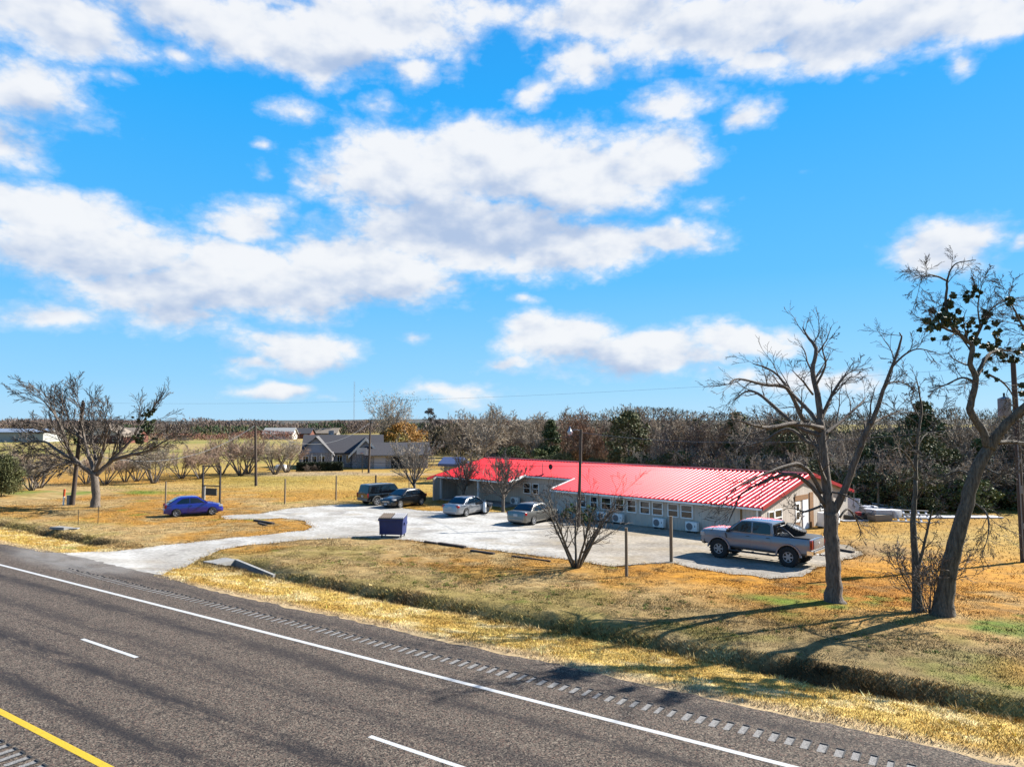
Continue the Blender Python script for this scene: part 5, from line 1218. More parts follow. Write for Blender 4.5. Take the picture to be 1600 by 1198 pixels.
for row, dY, n in (('front', 4, 30), ('middle', 13, 27), ('back', 24, 22)):
    for i in range(n):
        px_ = 690 + (1690 - 690) * (i + R2.uniform(.1, .9)) / n; Y = edge_Y(px_) + dY + R2.uniform(-2, 3); Hh = wood_height(px_, Y) * R2.uniform(.74, 1.10)
        pe = .08 if px_ < 1040 else (.16 if row == 'front' else .36)
        if R2.random() < pe: p = jun[R2.integers(3)]; WOOD.setdefault(('jun', row), []).append(put(p, pxY(px_, Y), Y, Hh / 7.5 * R2.uniform(.85, 1.0), R2.uniform(0, 6.28)))
        else:
            k = R2.integers(6) if px_ < 1000 else R2.choice([0, 1, 2, 5]); WOOD.setdefault(('bare', row), []).append(put(bare[k], pxY(px_, Y), Y, Hh / 9.3, R2.uniform(0, 6.28)))
for i in range(46):
    px_ = 745 + (1690 - 745) * (i + R2.uniform(.1, .9)) / 46; Y = edge_Y(px_) + R2.uniform(-3, 2)
    k = R2.choice([0, 1, 3, 4]) if px_ > 1000 or px_ < 860 else R2.choice([2, 4, 1, 2]); WOOD.setdefault(('scrub', 'near'), []).append(put(scrub[k], pxY(px_, Y), Y, R2.uniform(.7, 1.25), R2.uniform(0, 6.28)))
for i in range(9):       # dark evergreen wall right of the building
    px_ = 1300 + 46 * i; Y = edge_Y(px_) + 2 + R2.uniform(-2, 2); WOOD.setdefault(('wall', 'near'), []).append(put(jun[R2.integers(3)], pxY(px_, Y), Y, R2.uniform(.55, .85), R2.uniform(0, 6.28)))
for i in range(40):
    px_ = 1000 + (1690 - 1000) * (i + R2.uniform(.1, .9)) / 40; Y = edge_Y(px_) + R2.uniform(-2.5, 3.5)
    WOOD.setdefault(('brush', 'near'), []).append(put(brush[R2.integers(3)], pxY(px_, Y), Y, R2.uniform(.75, 1.25), R2.uniform(0, 6.28)))
def ordinal(n):
    if n <= 20: return ORD[n - 1]
    tens = {2: 'twenty', 3: 'thirty', 4: 'forty', 5: 'fifty'}[n // 10]; r = n % 10
    return (tens[:-1] + 'ieth') if r == 0 else f'{tens}-{ORD[r - 1]}'
for (kind, row), lst in WOOD.items():
    lst.sort(key=lambda q: q.location.x / q.location.y)
    for i, q in enumerate(lst):
        q['label'] = {'bare': f'bare winter tree in the {row} row of the woods, {ordinal(i + 1)} from the left', 'jun': f'dark evergreen in the {row} row of the woods, {ordinal(i + 1)} from the left', 'scrub': f'low bush along the near edge of the woods, {ordinal(i + 1)} from the left', 'brush': f'tangled leafless brush at the wood edge, {ordinal(i + 1)} clump from the left', 'wall': f'dark evergreen edging the woods right of the building, {ordinal(i + 1)} from the left'}[kind]
# round clipped evergreen at the left edge
evergreen = evergreen_proto('round_evergreen', 'dense rounded dark evergreen bush at the left edge of the lawn', None, 300, 3.9, 2.1, 'round', M_JUN2, 26000, .085, 'bush'); evergreen.location = gp(2, 775); evergreen.scale = (.85, .85, .95)
evergreen.children[1].data.materials.clear(); evergreen.children[1].data.materials.append(leaf_mat('clipped_evergreen', (.026, .040, .010), (.085, .092, .022), 1.0))
# tall half-bare tree with golden leaves behind the grey house, and its orange neighbour
p = gp(605, 712); t = bare_proto(401, 14.5, M_BARK, M_TWIGPALE, .62, 15); t.name = 'tall_bare_tree'; t['label'] = 'tall bare tree with a few tan leaves behind the grey house'; del t['group']; t.location = p
rng = np.random.default_rng(402); pts = np.concatenate([clump_points(rng, (rng.normal(0, 3.2), rng.normal(0, 3.2), rng.uniform(7, 14)), 1.3, 26) for _ in range(80)]); link('leaves', leaf_mesh('leaves', pts, .12, leaf_mat('tan_leaf', (.22, .13, .05), (.30, .19, .08)), rng), t)
g1 = evergreen_proto('autumn_tree', 'rounded tree in golden orange leaf behind the grey house', None, 403, 7.0, 4.4, 'round', M_GOLD, 5000, .20); g1.location = gp(632, 713)
g2 = evergreen_proto('autumn_tree', 'yellow-green leafed tree left of the orange autumn tree', None, 404, 6.0, 3.6, 'round', leaf_mat('yellow_green_leaf', (.19, .15, .03), (.26, .18, .04)), 3600, .20); g2.location = gp(606, 712) + Vector((1, -2, 0))
pl = bare_proto(405, 10.5, M_BARK, M_TWIGPALE, .75, 14); pl.name = 'pale_bare_tree'; pl['label'] = 'spreading pale bare tree rising behind the left end of the red roof'; del pl['group']; q = Vector((pxY(755, 95), 95, 0)); q.z = float(gz(q.x, q.y)); pl.location = q
dk = evergreen_proto('dark_tree', 'dark slender twiggy tree at the gap left of the woods', None, 406, 10.5, 2.2, 'round', M_TWIGDARK, 3200, .14); q = Vector((pxY(672, 165), 165, 0)); q.z = float(gz(q.x, q.y)); dk.location = q
# small shrubs by the building, house and stump regrowth
for i, (x, y, sc, lb) in enumerate(((892, 815, .42, 'small green shrub in front of the building, left of the first condenser'), (915, 818, .45, 'small green shrub against the building below the light pole'))):
    s = evergreen_proto('green_shrub', lb, None, 420 + i, 3.0, 1.6, 'round', M_HOLLY, 1400, .16, 'shrub'); s.location = gp(x, y); s.scale = (sc,) * 3
th = make_vase('thicket_bush', 'leafless brown brush tangled between the two right-hand trunks', gp(1452, 957), 430, 11, 3.4, .62, .022, SP_OPEN, M_TWIGDARK, M_TWIG, cat='bush')
for i, x in enumerate((479, 492, 511)):
    s = make_vase('pruned_shrub', f'small pruned shrub in front of the grey house hedge, {ORD[i]} from the left', gp(x, 737 - i), 440 + i, 7, 1.5, .6, .03, SP_OPEN, M_TWIG, M_TWIGRED if i == 2 else M_TWIG, 'shrubs before the grey house', 'shrub')

# ---- distant woodland: a mass nobody could count
def far_woods(name, label, rows, n, tri, m, seed):
    rng = np.random.default_rng(seed); V = []
    for (x0, y0, x1, y1, h0, h1, dep, cnt) in rows:
        f = rng.random(cnt); x = x0 + (x1 - x0) * f; y = y0 + (y1 - y0) * f + rng.uniform(0, dep, cnt)
        hh = h0 + (h1 - h0) * (fbm(x, y * .3, 26, 4, seed)); z = hh * rng.random(cnt) ** .75; base = gz(x, y)
        V.append(np.stack([x + rng.normal(0, .6, cnt), y, base + z], -1))
    P = np.concatenate(V); return tag(link(name, leaf_mesh(name, P, tri, m, rng, .20, 1.1)), label, 'woods', kind='stuff')
far_woods('distant_woods', 'brown leafless tree line along the horizon', [(-520, 420, -100, 470, 3, 13, 60, 46000), (-120, 480, 160, 520, 3, 12, 60, 26000), (-60, 330, 60, 300, 3, 9, 30, 3000)], 0, 1.0, leaf_mat('far_wood_brown', (.085, .062, .052), (.15, .11, .09)), 500)
far_woods('backing_woods', 'dense brown undergrowth deep in the woods behind the building', [(-20, 165, 30, 120, 3, 9, 25, 22000), (30, 112, 130, 96, 3, 9, 25, 40000), (40, 84, 110, 82, 2, 7, 12, 22000), (120, 98, 260, 130, 3, 10, 30, 16000), (20, 260, 360, 280, 8, 16, 50, 42000)], 0, .6, leaf_mat('deep_wood_brown', (.075, .058, .034), (.13, .105, .06)), 501)
far_woods('distant_evergreens', 'dark green trees scattered among the far houses', [(-150, 330, -112, 335, 2, 9, 6, 900), (-100, 340, -82, 345, 2, 10, 6, 600), (-62, 380, -44, 385, 2, 12, 6, 600), (-225, 400, -205, 400, 2, 9, 6, 600)], 0, 1.0, leaf_mat('far_evergreen', (.018, .040, .014), (.040, .065, .022)), 502)
far_woods('reddish_woods', 'reddish-brown thicket at the far side of the pasture', [(-165, 300, -95, 300, 1, 6, 18, 7000)], 0, .45, leaf_mat('far_red', (.13, .052, .040), (.18, .085, .06)), 503)
hill = MB()
hx = np.linspace(-5000, 5000, 90); hv = []; 
for x in hx:
    hgt = 14 + 26 * float(fbm(x, 0, 1400, 4, 88)); hv += [(x, 3600, -2), (x, 4000, hgt), (x, 4600, hgt * .8)]
hill.add(hv, [f for i in range(89) for f in ((3*i, 3*i+3, 3*i+4, 3*i+1), (3*i+1, 3*i+4, 3*i+5, 3*i+2))]); ho = hill.build('hills', mat('wooded_hills', (.055, .060, .050), .95, (.085, .085, .065), .01), smooth=180, fix=False); tag(ho, kind='structure')
# ------------------------------------------------------------------ poles, wires, posts, signs
def pole(label, base, top, r=.14, name='utility_pole'):
    t = thing(name, label, 'utility pole', base); v = Vector(top) - Vector(base); pts = [v * f for f in (-.02, .25, .5, .75, 1.0)]; MB().tube(pts, [r, r * .93, r * .86, r * .8, r * .72], 10).build('shaft', M_WOODPOLE, t, 40); return t, v
bL = gp(113, 789); tL = at(130, 628, bL.y); PL, vL = pole('leaning dark utility pole behind the left mistletoe tree', bL, tL, .19)
MB().cbox(tuple(vL * .985), (.14, .14, .55)).build('insulator', M_BLACK, PL); b = MB(); b.tube([tuple(vL * .97), tuple(vL * .97 + Vector((-.5, 0, .1)))], .03, 6); b.build('bracket', M_STEEL, PL)
b4 = gp(400, 759); t4 = at(399, 662, b4.y); P4, v4 = pole('dark utility pole in the field among the bare trees', b4, t4, .17)
MB().cbox(tuple(v4 * .99), (.35, .08, .08)).build('bracket', M_BLACK, P4)
b5 = gp(576, 739); t5 = at(579, 658, b5.y); P5, v5 = pole('dark utility pole in front of the grey house', b5, t5, .17)
MB().cbox(tuple(v5 * .985 + Vector((.2, 0, 0))), (.2, .1, .2)).build('bracket', M_STEEL, P5)
b9 = gp(904, 823); t9 = at(908, 671, b9.y); P9, v9 = pole('wooden light pole in front of the red roof', b9, t9, .13)
arm = v9 * .985; b = MB(); b.tube([tuple(arm), tuple(arm + Vector((-.3, -.05, .10))), tuple(arm + Vector((-.72, -.1, .05)))], .028, 8); b.build('lamp_arm', M_STEEL, P9)
hd = MB(); hd.lathe([(.06, .18), (.09, .12), (.11, .02), (.20, -.06), (.19, -.10), (.12, -.28), (.03, -.30)], 14, 'Z', tuple(arm + Vector((-.80, -.1, .02)))); hd.build('lamp_head', mat('lamp_housing', (.55, .62, .70), .3, metal=.2), P9, 40)
MB().lathe([(.03, .16), (.05, .30)], 8, 'Z', tuple(arm + Vector((-.80, -.1, .02)))).build('photocell', mat('photocell_blue', (.12, .25, .5), .4), P9)
bR = gp(1600, 878); tR = at(1583, 566, bR.y); PR, vR = pole('tall dark utility pole with transformer at the right edge', bR, tR, .17)
tr = Vector(at(1557, 636, bR.y)) - bR; d_ = MB(); d_.lathe([(.05, .55), (.20, .50), (.30, .44), (.30, -.42), (.26, -.50), (.05, -.52)], 18, 'Z', tuple(tr + Vector((.35, -.1, 0)))); d_.build('transformer', mat('transformer_grey', (.28, .31, .36), .45), PR, 40)
b = MB(); b.tube([tuple(tr + Vector((.35, -.1, .5))), tuple(tr + Vector((.35, -.1, .75)))], .05, 8); b.build('bushing', M_BLACK, PR); MB().cbox(tuple(tr + Vector((.72, -.05, .1))), (.35, .1, .1)).build('bracket', M_STEEL, PR)
b = MB(); b.tube([tuple(vR * .98), tuple(vR * .98 + Vector((0, 0, .5)))], .03, 6); b.build('pin_insulator', M_BLACK, PR)
for f, hgt in ((.50, .25), (.36, .4), (.18, .3)): MB().cbox(tuple(vR * f + Vector((-.06, -.16, 0))), (.10, .10, hgt)).build('conduit_box', M_STEEL, PR)
b = MB(); b.tube([tuple(vR * .02 + Vector((-.1, -.14, 0))), tuple(vR * .6 + Vector((-.08, -.14, 0)))], .035, 6); b.build('conduit', M_STEEL, PR)
def wire(label, a, c, sag, r=.012, m=M_CABLE, n=28):
    a, c = Vector(a), Vector(c); pts = []
    for i in range(n + 1):
        q = i / n; p = a.lerp(c, q); p.z -= sag * 4 * q * (1 - q); pts.append(tuple(p - a))
    o = MB().tube(pts, r, 5).build('cable', m); o.location = a; tag(o, label, 'cable'); return o
wire('thin power line high across the sky between the outer poles', bL + vL * .995, bR + vR * .985, .75, .005)
wire('lower cable running past the red roof between the outer poles', bL + vL * .60, bR + vR * .52, 1.1, .012)
wire('second lower cable at the right leading to the edge pole', bR + vR * .60, bR + vR * .60 + Vector((24, -14, 0)), .5, .014)
wire('pale cable sagging from the field pole towards the left pole', b4 + v4 * .98, bL + vL * .52, 2.2, .026, M_STEEL)
wire('pale cable sagging between the field pole and the house pole', b5 + v5 * .98, b4 + v4 * .96, 2.6, .026, M_STEEL)
wire('slack cable from the light pole to the edge pole', b9 + v9 * .97, bR + vR * .70, .9, .014, M_STEEL)
wire('thin service cable from the light pole towards the house pole', b9 + v9 * .95, b5 + v5 * .95, 1.6, .012)

def post(px_, y0, y1, label, w=.07, m=M_POST, name='fence_post', lean=0.0):
    b = gp(px_, y1); h = at(px_, y0, b.y).z - b.z; t = MB().tube([(0, 0, -.15), (lean * .5, 0, h * .5), (lean, 0, h)], [w * 1.05, w, w * .96], 10).build(name, m, None, 40); t.location = b; tag(t, label, 'post', 'wooden fence posts round the lot'); return t
post(979, 824, 900, 'shorter round wooden post on the front lawn'); post(1049, 806, 878, 'tall round wooden post at the front gravel edge', .085)
post(1117, 796, 834, 'thin pale post between the pickup hood and the wall', .05, mat('pale_post', (.48, .40, .27), .8)); post(258, 752, 803, 'slim wooden post behind the blue hatchback', .055)
post(445, 748, 787, 'wooden post in the field left of the lot'); post(525, 743, 781, 'wooden post in the field beyond the lot'); post(587, 742, 774, 'dark post behind the black sport utility vehicle', .09, M_WOODPOLE); post(639, 748, 775, 'thin post left of the pale ornamental tree', .05)
post(1335, 757, 797, 'thin pale post at the far corner of the building', .06, mat('pale_post', (.48, .40, .27))); post(1373, 753, 797, 'weathered post behind the debris pile', .10); post(1402, 752, 788, 'weathered post right of the debris pile', .10)
for x, y0, y1, lb in ((122, 796, 820, 'thin dark stake on the left lawn, nearer the ditch slab'), (153, 790, 818, 'thin dark stake in front of the left mistletoe tree')): post(x, y0, y1, lb, .02, M_BLACK, 'thin_stake')
# orange-topped marker and grey pedestal
m = thing('marker_post', 'white marker post with a bright orange top beside the left pole', 'marker', gp(99, 789)); h = at(100, 764, m.location.y).z - m.location.z
MB().tube([(0, 0, -.1), (.03, 0, h * .55)], .075, 10).build('post', M_WHITE, m, 40); MB().tube([(.03, 0, h * .55), (.06, 0, h)], .085, 10).build('cap', mat('marker_orange', (.75, .10, .012), .5), m, 40)
m = thing('cable_pedestal', 'short grey utility pedestal at the foot of the left pole', 'pedestal', gp(107, 789)); me = MB().box(-.12, .12, -.1, .1, -.05, .78).mesh('casing', mat('pedestal_grey', (.34, .36, .36), .6)); bevelled(me, .02); link('casing', me, m); MB().box(-.13, .13, -.11, .11, .78, .84).build('cap', M_STEEL, m)
# sign frame behind the blue car
a, c = gp(316, 795), gp(343, 797); t = thing('sign_frame', 'dark steel goalpost sign frame with a hanging grey board', 'sign', (a + c) / 2, math.atan2(c.y - a.y, c.x - a.x)); w = (c - a).length / 2; h = at(343, 727, a.y).z - a.z; hb = at(330, 758, a.y).z - a.z
dkm = mat('dark_steel', (.022, .018, .020), .5)
for sx in (-w, w): MB().box(sx - .055, sx + .055, -.055, .055, -.1, h).build('upright', dkm, t)
MB().box(-w, w, -.03, .03, h - .06, h).build('top_bar', dkm, t); MB().box(-w + .06, w - .06, -.035, .035, hb - .04, hb + .04).build('cross_bar', dkm, t)
pb = at(330, 772, a.y).z - a.z; ptz = at(330, 763, a.y).z - a.z; sgn = MB().box(-w * .62, w * .62, -.03, .03, pb, ptz).build('sign_board', mat('board_grey', (.075, .08, .075), .6), t)
for z0, z1 in ((pb - .05, pb), (ptz, ptz + .05)): MB().box(-w * .66, w * .66, -.035, .035, z0, z1).build('board_frame', M_BLACK, sgn)
for sx in (-.5, .5): MB().tube([(w * sx, 0, ptz + .05), (w * sx, 0, hb - .04)], .012, 5).build('hanger', M_STEEL, t)
MB().box(-w + .17, -w + .27, -.05, .05, -.1, hb * .99).build('side_post', mat('post_pale', (.42, .41, .38), .7), t)
# timbers lying about
def timber(label, x0, y0, x1, y1, s=.2, m=M_TIE):
    a, c = gp(x0, y0), gp(x1, y1); v = c - a; L = v.length; o = MB().cbox((0, 0, s * .12), (L, s * 1.1, s)).mesh('railway_tie', m); bevelled(o, .02); o = link('railway_tie', o); o.location = (a + c) / 2; o.rotation_euler = (0, 0, math.atan2(v.y, v.x)); tag(o, label, 'timber', 'old timbers edging the lot')
timber('dark broken timber on the grass tongue, longer piece', 398, 814, 427, 819, .22); timber('short timber stub on the grass tongue', 404, 818, 416, 821, .16)
timber('long dark timber at the lot edge right of the dumpster', 686, 850, 727, 856, .20); timber('short broken timber next to the dumpster', 664, 847, 683, 850, .16); timber('dark timber at the lot edge below the gold sedan', 736, 861, 772, 866, .16); timber('flat dark timber behind the dead tree trunk', 1300, 858, 1334, 864, .2)
timber('thin branch-like timber at the lot edge near the multi-stemmed tree', 800, 869, 860, 877, .10)
# debris heap beyond the gable end
hp = gp(1378, 810)
def rub(name, label, cat, px_, py_, parts):
    t = thing(name, label, cat, gp(px_, py_))
    for nm, c, sz, r, mm in parts: me = MB().cbox(c, sz, *r).mesh(nm, mm); bevelled(me, min(sz) * .18); link(nm, me, t)
M_BAG = mat('white_sack', (.85, .86, .90), .6, (.66, .66, .68), 5, bump=.4); M_CARD = mat('cardboard_tan', (.42, .33, .23), .8); M_REDL = mat('red_print', (.48, .03, .03), .5); M_BLU = mat('blue_tarp', (.10, .14, .24), .5)
rub('foam_box', 'white wrapped bundle with dark strap at the left of the debris heap', 'bundle', 1358, 808, [('bundle', (0, 0, .45), (1.1, .9, .9), (.3,), M_BAG), ('strap', (0, 0, .46), (.12, .94, .94), (.3,), M_BLU)])
rub('material_pallet', 'pallet of white sacks with a red label in the debris heap', 'pallet', 1381, 813, [('sack', (-.4, 0, .25), (1.5, 1.2, .5), (.25,), M_CARD), ('sack', (-.2, .1, .65), (1.3, 1.0, .35), (.1,), M_BAG), ('sack', (.8, .2, .5), (.9, .9, .6), (.5,), M_BAG), ('sack', (-.9, .4, .7), (.7, .7, .3), (.8,), M_BAG), ('label_print', (-.62, -.66, .28), (.6, .02, .22), (.25,), M_REDL)])
rub('scrap_boards', 'loose white boards scattered behind the pallet of sacks', 'boards', 1396, 798, [('board', (0, 0, .3), (2.6, .3, .06), (.2, .1), M_BAG), ('board', (-.5, .3, .42), (2.0, .25, .06), (-.4, 0, .15), M_BAG), ('board', (.7, -.4, .2), (2.2, .2, .08), (.7,), mat('grey_board', (.25, .24, .23), .8)), ('board', (-1.2, .2, .2), (1.4, .3, .3), (.3,), mat('grey_board', (.25, .24, .23)))])
t = thing('wooden_lattice', 'slatted pale pallet tilted on the right of the debris heap', 'pallet', gp(1412, 813), -.35); t.rotation_euler = (math.radians(24), 0, -.35)
for k in range(7): MB().box(-1.5 + k * .5, -1.38 + k * .5, -.9, .9, .30, .36).build('slat', M_BAG, t)
for y in (-.8, -.25, .3, .85): MB().box(-1.6, 1.75, y - .05, y + .05, .362, .42).build('slat', mat('grey_board', (.25, .24, .23)), t)
rub('garden_tool_heap', 'low dark pile with a red can near the building corner', 'junk', 1337, 812, [('bag', (0, 0, .18), (1.5, .8, .4), (.2,), M_BLACK), ('bag', (.5, .2, .3), (.7, .5, .4), (.7,), mat('dark_green_bag', (.03, .05, .03), .6)), ('can', (.1, -.2, .5), (.4, .3, .28), (.3,), M_REDL), ('sheet', (-.4, -.5, .04), (2.0, .7, .06), (.1,), M_BAG)])
rub('leaning_boards', 'white sheets leaning on the far corner of the gable wall', 'boards', 1326, 806, [('board', (0, 0, .7), (.08, 1.6, 1.5), (.75, 0, .35), M_BAG), ('board', (.35, .2, .5), (.08, 1.3, 1.1), (.7, 0, .45), mat('grey_board', (.25, .24, .23)))])
rub('red_chairs', 'small red and white clutter beside the timber-framed door', 'clutter', 1245, 826, [('leg_frame', (0, 0, .5), (.7, .5, .08), (.6,), M_REDL), ('leg_frame', (.2, 0, .3), (.06, .5, .6), (.6, 0, .3), M_WHITE), ('leg_frame', (-.25, .1, .3), (.06, .5, .6), (.6, 0, -.3), M_WHITE), ('leg_frame', (.0, -.2, .3), (.06, .06, .6), (.2, .2), M_WHITE)])
t = MB().cbox((0, 0, .05), (7, 1.2, .06)).build('pale_sheet', M_BAG); t.location = gp(1490, 808); tag(t, 'pale flat sheet lying at the foot of the right-hand woods', 'sheet')

# ------------------------------------------------------------------ grey house in the middle distance
M_SHING = mat('sunlit_shingles', (.135, .13, .135), .9, (.20, .19, .18), 6, 8, stretch=(1, 1, 4), bump=.3); M_SHDARK = mat('shaded_dark_shingles', (.042, .042, .052), .9, (.075, .072, .085), 6, 8, stretch=(1, 1, 4), bump=.3)  # sunlit and shaded slopes coloured apart; dark one also roofs a distant house
M_BRICKG = mat('whitewashed_brick', (.70, .66, .64), .9, (.22, .20, .21), 5, 8, stretch=(1, 1, 2.2), sharp=(.42, .58)); M_SIDEB = mat('blue_grey_siding', (.42, .49, .62), .8, (.36, .43, .56), 2); M_CREAM = mat('cream_trim', (1.1, 1.06, .95), .7)
def gable_roof(t, x0, x1, y0, y1, ze, zr, axis, m, ov=.5, th=.14, name='roof'):
    if axis == 'x':
        ym = (y0 + y1) / 2; sl = (zr - ze) / (ym - y0)
        for a, c_ in ((y0 - ov, ym), (y1 + ov, ym)):
            za = ze - sl * ov; MB().prism([(a, za), (c_, zr), (c_, zr - th), (a, za - th)], x0 - ov, x1 + ov, 'YZ').build(name, m, t)
    else:
        xm = (x0 + x1) / 2; sl = (zr - ze) / (xm - x0)
        for a, c_ in ((x0 - ov, xm), (x1 + ov, xm)):
            za = ze - sl * ov; MB().prism([(a, za), (c_, zr), (c_, zr - th), (a, za - th)], y0 - ov, y1 + ov, 'XZ').build(name, m, t)
def gable_fill(t, axis, a, b_, pos, ze, zr, m, th=.12): 
    poly = [(a, ze - .02), (b_, ze - .02), ((a + b_) / 2, zr - .16)]; MB().prism(poly, pos, pos + th, 'YZ' if axis == 'x' else 'XZ').build('gable', m, t)
def house_windows(t, spec, y):
    for x0, x1, z0, z1 in spec:
        w = MB().box(x0, x1, y - .06, y - .005, z0, z1).build('window', M_CREAM, t); MB().box(x0 + .1, (x0 + x1) / 2 - .04, y - .08, y - .062, z0 + .1, z1 - .1).build('pane', M_GLASS, w); MB().box((x0 + x1) / 2 + .04, x1 - .1, y - .08, y - .062, z0 + .1, z1 - .1).build('pane', M_GLASS, w)
def grey_house():
    o = Vector((pxY(520, 116), 116, 0)); o.z = float(gz(o.x, o.y)); t = thing('brick_house', 'grey brick house with grey gabled roofs in the middle distance', 'house', o, math.radians(12)); t.scale = (.9, 1, 1)
    # main block
    MB().box(-5.2, 9.0, 0, 9, -.2, 2.7).build('wall', M_BRICKG, t); gable_roof(t, -5.0, 8.8, 0, 9, 2.7, 5.3, 'x', M_SHDARK)
    for x in (-5.2, 8.88): gable_fill(t, 'x', 0, 9, x, 2.7, 5.3, M_SIDEB)
    # left wing, gable end to the front left
    MB().box(-5.6, .2, -3.2, 0.02, -.2, 2.6).build('wall', M_BRICKG, t); gable_roof(t, -5.4, 0, -3.2, 5, 2.6, 5.15, 'y', M_SHING); gable_fill(t, 'y', -5.4, 0, -3.22, 2.6, 5.15, M_SIDEB)
    house_windows(t, [(-4.9, -3.9, .7, 2.1), (-3.5, -2.5, .7, 2.1), (-2.1, -1.1, .7, 2.1)], -3.2); house_windows(t, [(.8, 1.8, .7, 2.1), (2.4, 3.2, .7, 2.1)], 0)
    for x in (-4.9, -3.3, -1.7, .1): MB().box(x - .08, x + .08, -4.0, -3.86, -.2, 2.35).build('porch_post', M_CREAM, t)
    # centre gable with cream rake boards
    MB().box(3.6, 8.2, -2.4, 0.02, -.2, 2.5).build('wall', M_BRICKG, t); gable_roof(t, 3.4, 8.4, -2.4, 5, 2.5, 4.9, 'y', M_SHDARK); gable_fill(t, 'y', 3.4, 8.4, -2.42, 2.5, 4.9, M_SIDEB)
    for a, c_ in ((2.85, 5.9), (8.95, 5.9)): MB().prism([(a, 1.98), (c_, 4.92), (c_, 4.45), (a, 1.55)], -3.05, -2.92, 'XZ').build('rake_board', M_CREAM, t)
    # garage and carport wing
    MB().box(6.4, 10.4, -4.6, .5, -.2, 2.4).build('wall', M_BRICKG, t); MB().box(10.4, 16.9, -.8, .5, -.2, 2.4).build('wall', M_BRICKG, t); MB().box(15.5, 16.9, -4.6, -.8, -.2, 2.4).build('wall', M_BRICKG, t)
    gable_roof(t, 6.2, 17.0, -4.8, 2.8, 2.4, 4.1, 'x', M_SHDARK); gable_fill(t, 'x', -4.8, 2.8, 16.8, 2.4, 4.1, M_CREAM)
    d = MB().box(7.4, 9.4, -4.68, -4.61, -.15, 2.05).build('garage_door', mat('garage_white', (.66, .66, .70), .5), t)
    for k in range(4): MB().box(7.45, 9.35, -4.70, -4.682, -.1 + .54 * k, .40 + .54 * k).build('door_panel', mat('garage_white', (.66, .66, .70)), d)
    MB().box(6.45, 16.9, -5.25, -5.15, 1.98, 2.2).build('fascia', M_CREAM, t); MB().box(15.5, 15.8, -4.9, -4.6, -.2, 2.3).build('porch_post', M_BRICKG, t)
    MB().box(11.2, 14.6, -3.6, -1.6, -.1, 1.0).build('carport_shade', M_BLACK, t)  # black block added to stand for the shade inside the open carport
    MB().box(-1.0, .0, 5.5, 6.1, 4.4, 6.0).build('chimney', M_BRICKG, t)
grey_house()
# clipped hedge in front of it
h0, h1 = gp(463, 736), gp(536, 735); h1.z = h0.z; v = h1 - h0; t = thing('clipped_hedge', 'low dark clipped hedge along the front of the grey house', 'hedge', h0, math.atan2(v.y, v.x)); rng = np.random.default_rng(600)
pts = np.stack([rng.uniform(0, v.length, 9000), rng.uniform(-.5, .5, 9000), rng.uniform(0, 1.35, 9000)], -1); link('foliage', leaf_mesh('foliage', pts, .10, leaf_mat('hedge_dark', (.012, .020, .010), (.028, .036, .016)), rng), t)
for k in range(6): MB().tube([(v.length * (k + .5) / 6, 0, -.1), (v.length * (k + .5) / 6, .05, .9)], .05, 5).build('stem', M_BARKDARK, t)
# white barrel-like tank on the house lawn and basketball hoop
t = thing('white_tank', 'small white propane tank on the lawn left of the grey house', 'tank', gp(439, 737), .3); MB().lathe([(.02, -.85), (.35, -.78), (.48, -.55), (.48, .55), (.35, .78), (.02, .85)], 16, 'X', (0, 0, .62)).build('shell', M_WHITE, t, 50)
for x in (-.45, .45): MB().box(x - .1, x + .1, -.3, .3, -.05, .25).build('foot', M_CONC, t)
t = thing('basketball_hoop', 'basketball hoop standing in front of the garage door', 'hoop', gp(566, 738)); MB().tube([(0, 0, -.1), (0, 0, 3.0)], .06, 8).build('post', M_BLACK, t); MB().box(-.75, .75, -.5, -.46, 2.7, 3.65).build('backboard', M_PLATE, t); MB().box(-.06, .06, -.46, .0, 2.9, 3.0).build('arm', M_BLACK, t); MB().lathe([(.23, 0), (.23, .02)], 14, 'Z', (0, -.75, 2.9)).build('rim', M_REDL, t)

# far houses and barns
def small_house(label, px_, Y, w, d, ze, zr, wallm, roofm, rz=0.0, axis='x', name='far_house', wins=3, cat='house'):
    o = Vector((pxY(px_, Y), Y, 0)); o.z = float(gz(o.x, o.y)); t = thing(name, label, cat, o, rz); MB().box(-w/2, w/2, 0, d, -.3, ze).build('wall', wallm, t)
    gable_roof(t, -w/2, w/2, 0, d, ze, zr, axis, roofm, .6, .3); 
    if axis == 'y': gable_fill(t, 'y', -w/2, w/2, -.02, ze, zr, M_CREAM)
    else:
        for x in (-w/2, w/2 - .12): gable_fill(t, 'x', 0, d, x, ze, zr, wallm)
    if wins: house_windows(t, [(-w/2 + w * (k + .3) / wins, -w/2 + w * (k + .65) / wins, .8, 2.1) for k in range(wins)], 0)
    return t
M_BRICKR = mat('red_brick', (.26, .085, .050), .9, (.20, .060, .036), 8); M_TANROOF = mat('tan_roof', (.36, .29, .22), .9); M_METROOF = mat('blue_grey_metal_roof', (.30, .36, .46), .45); M_OFFW = mat('off_white_wall', (.58, .58, .54), .8, (.48, .48, .45), .3)
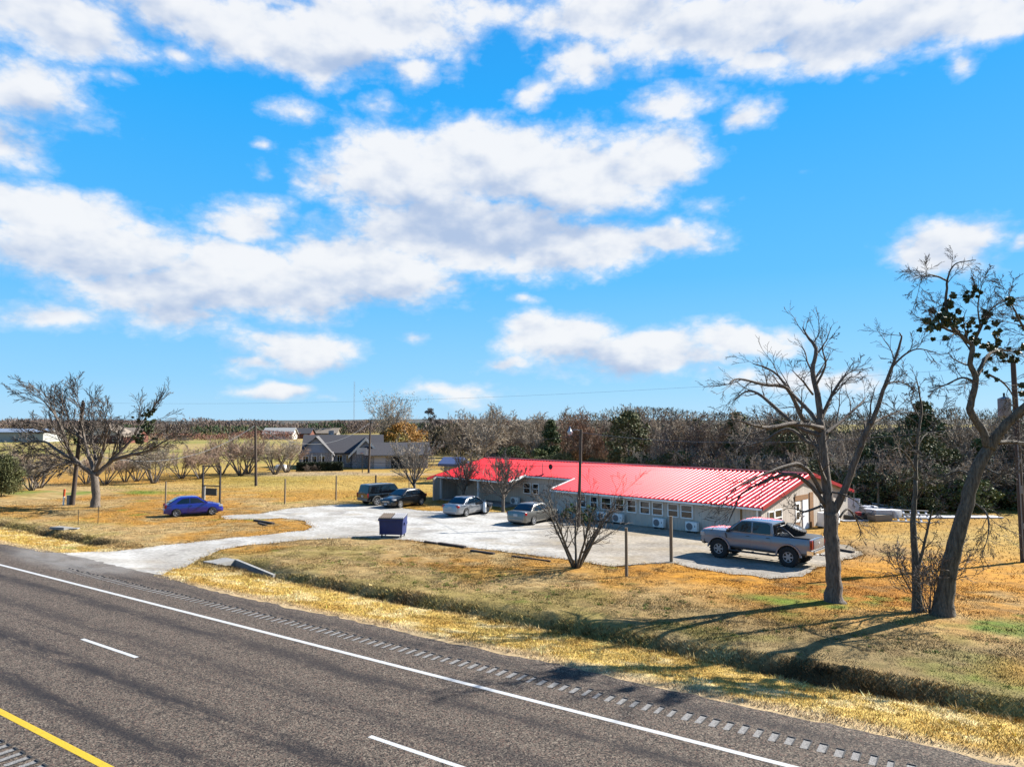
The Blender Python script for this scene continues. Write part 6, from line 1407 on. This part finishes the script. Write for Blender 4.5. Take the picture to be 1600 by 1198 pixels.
small_house('red brick house with a cream front gable far left', 158, 250, 15, 12, 3.0, 6.8, M_BRICKR, M_TANROOF, .1, 'y')
small_house('tan-roofed wing beside the red brick house far left', 188, 262, 13, 9, 3.0, 5.6, M_BRICKR, M_TANROOF, .1, 'x')
small_house('long pale barn with a blue-grey roof at the far left edge', 5, 270, 30, 14, 4.0, 5.2, M_OFFW, M_METROOF, .05, 'x', 'long_barn', 0, 'barn')
small_house('white-roofed distant house behind the field row', 434, 320, 13, 8, 2.8, 5.2, M_CREAM, mat('pale_roof', (.55, .55, .52), .8), 0, 'x')
small_house('dark-roofed distant house left of the grey house roof', 466, 330, 11, 8, 2.8, 5.0, M_BRICKR, M_SHDARK, 0, 'x')
small_house('tan distant house above the grey house roof', 500, 340, 16, 8, 2.8, 5.0, mat('tan_wall', (.48, .42, .34), .8), M_TANROOF, 0, 'x')
small_house('blue metal-roofed shed behind the left end of the red roof', 704, 86, 1.6, 2.4, 2.6, 3.1, M_OFFW, mat('blue_shed_roof', (.10, .14, .30), .5), -.3, 'x', 'metal_shed', 0, 'shed')
small_house('pale house half seen through the right-hand woods', 1500, 150, 18, 9, 3.0, 5.6, mat('tan_wall', (.48, .42, .34)), M_TANROOF, 0, 'x')
# slim radio mast on the horizon
q = Vector((pxY(553, 620), 620, 0)); q.z = float(gz(q.x, q.y)); t = thing('radio_mast', 'slim lattice radio mast on the horizon above the grey house', 'mast', q); hh = at(553, 596, 620).z - q.z
for k in range(3): a = k * 2.094; MB().tube([(math.cos(a) * .5, math.sin(a) * .5, -.3), (math.cos(a) * .5, math.sin(a) * .5, hh)], .06, 4).build('leg', mat('mast_grey', (.30, .30, .33), .6), t)
br = MB()
for k in range(int(hh / 1.5)):
    a, c_ = k * 2.094, (k + 1) * 2.094; br.tube([(math.cos(a) * .5, math.sin(a) * .5, k * 1.5), (math.cos(c_) * .5, math.sin(c_) * .5, k * 1.5 + 1.5)], .03, 3)
br.build('lattice', mat('mast_grey', (.3, .3, .33)), t)
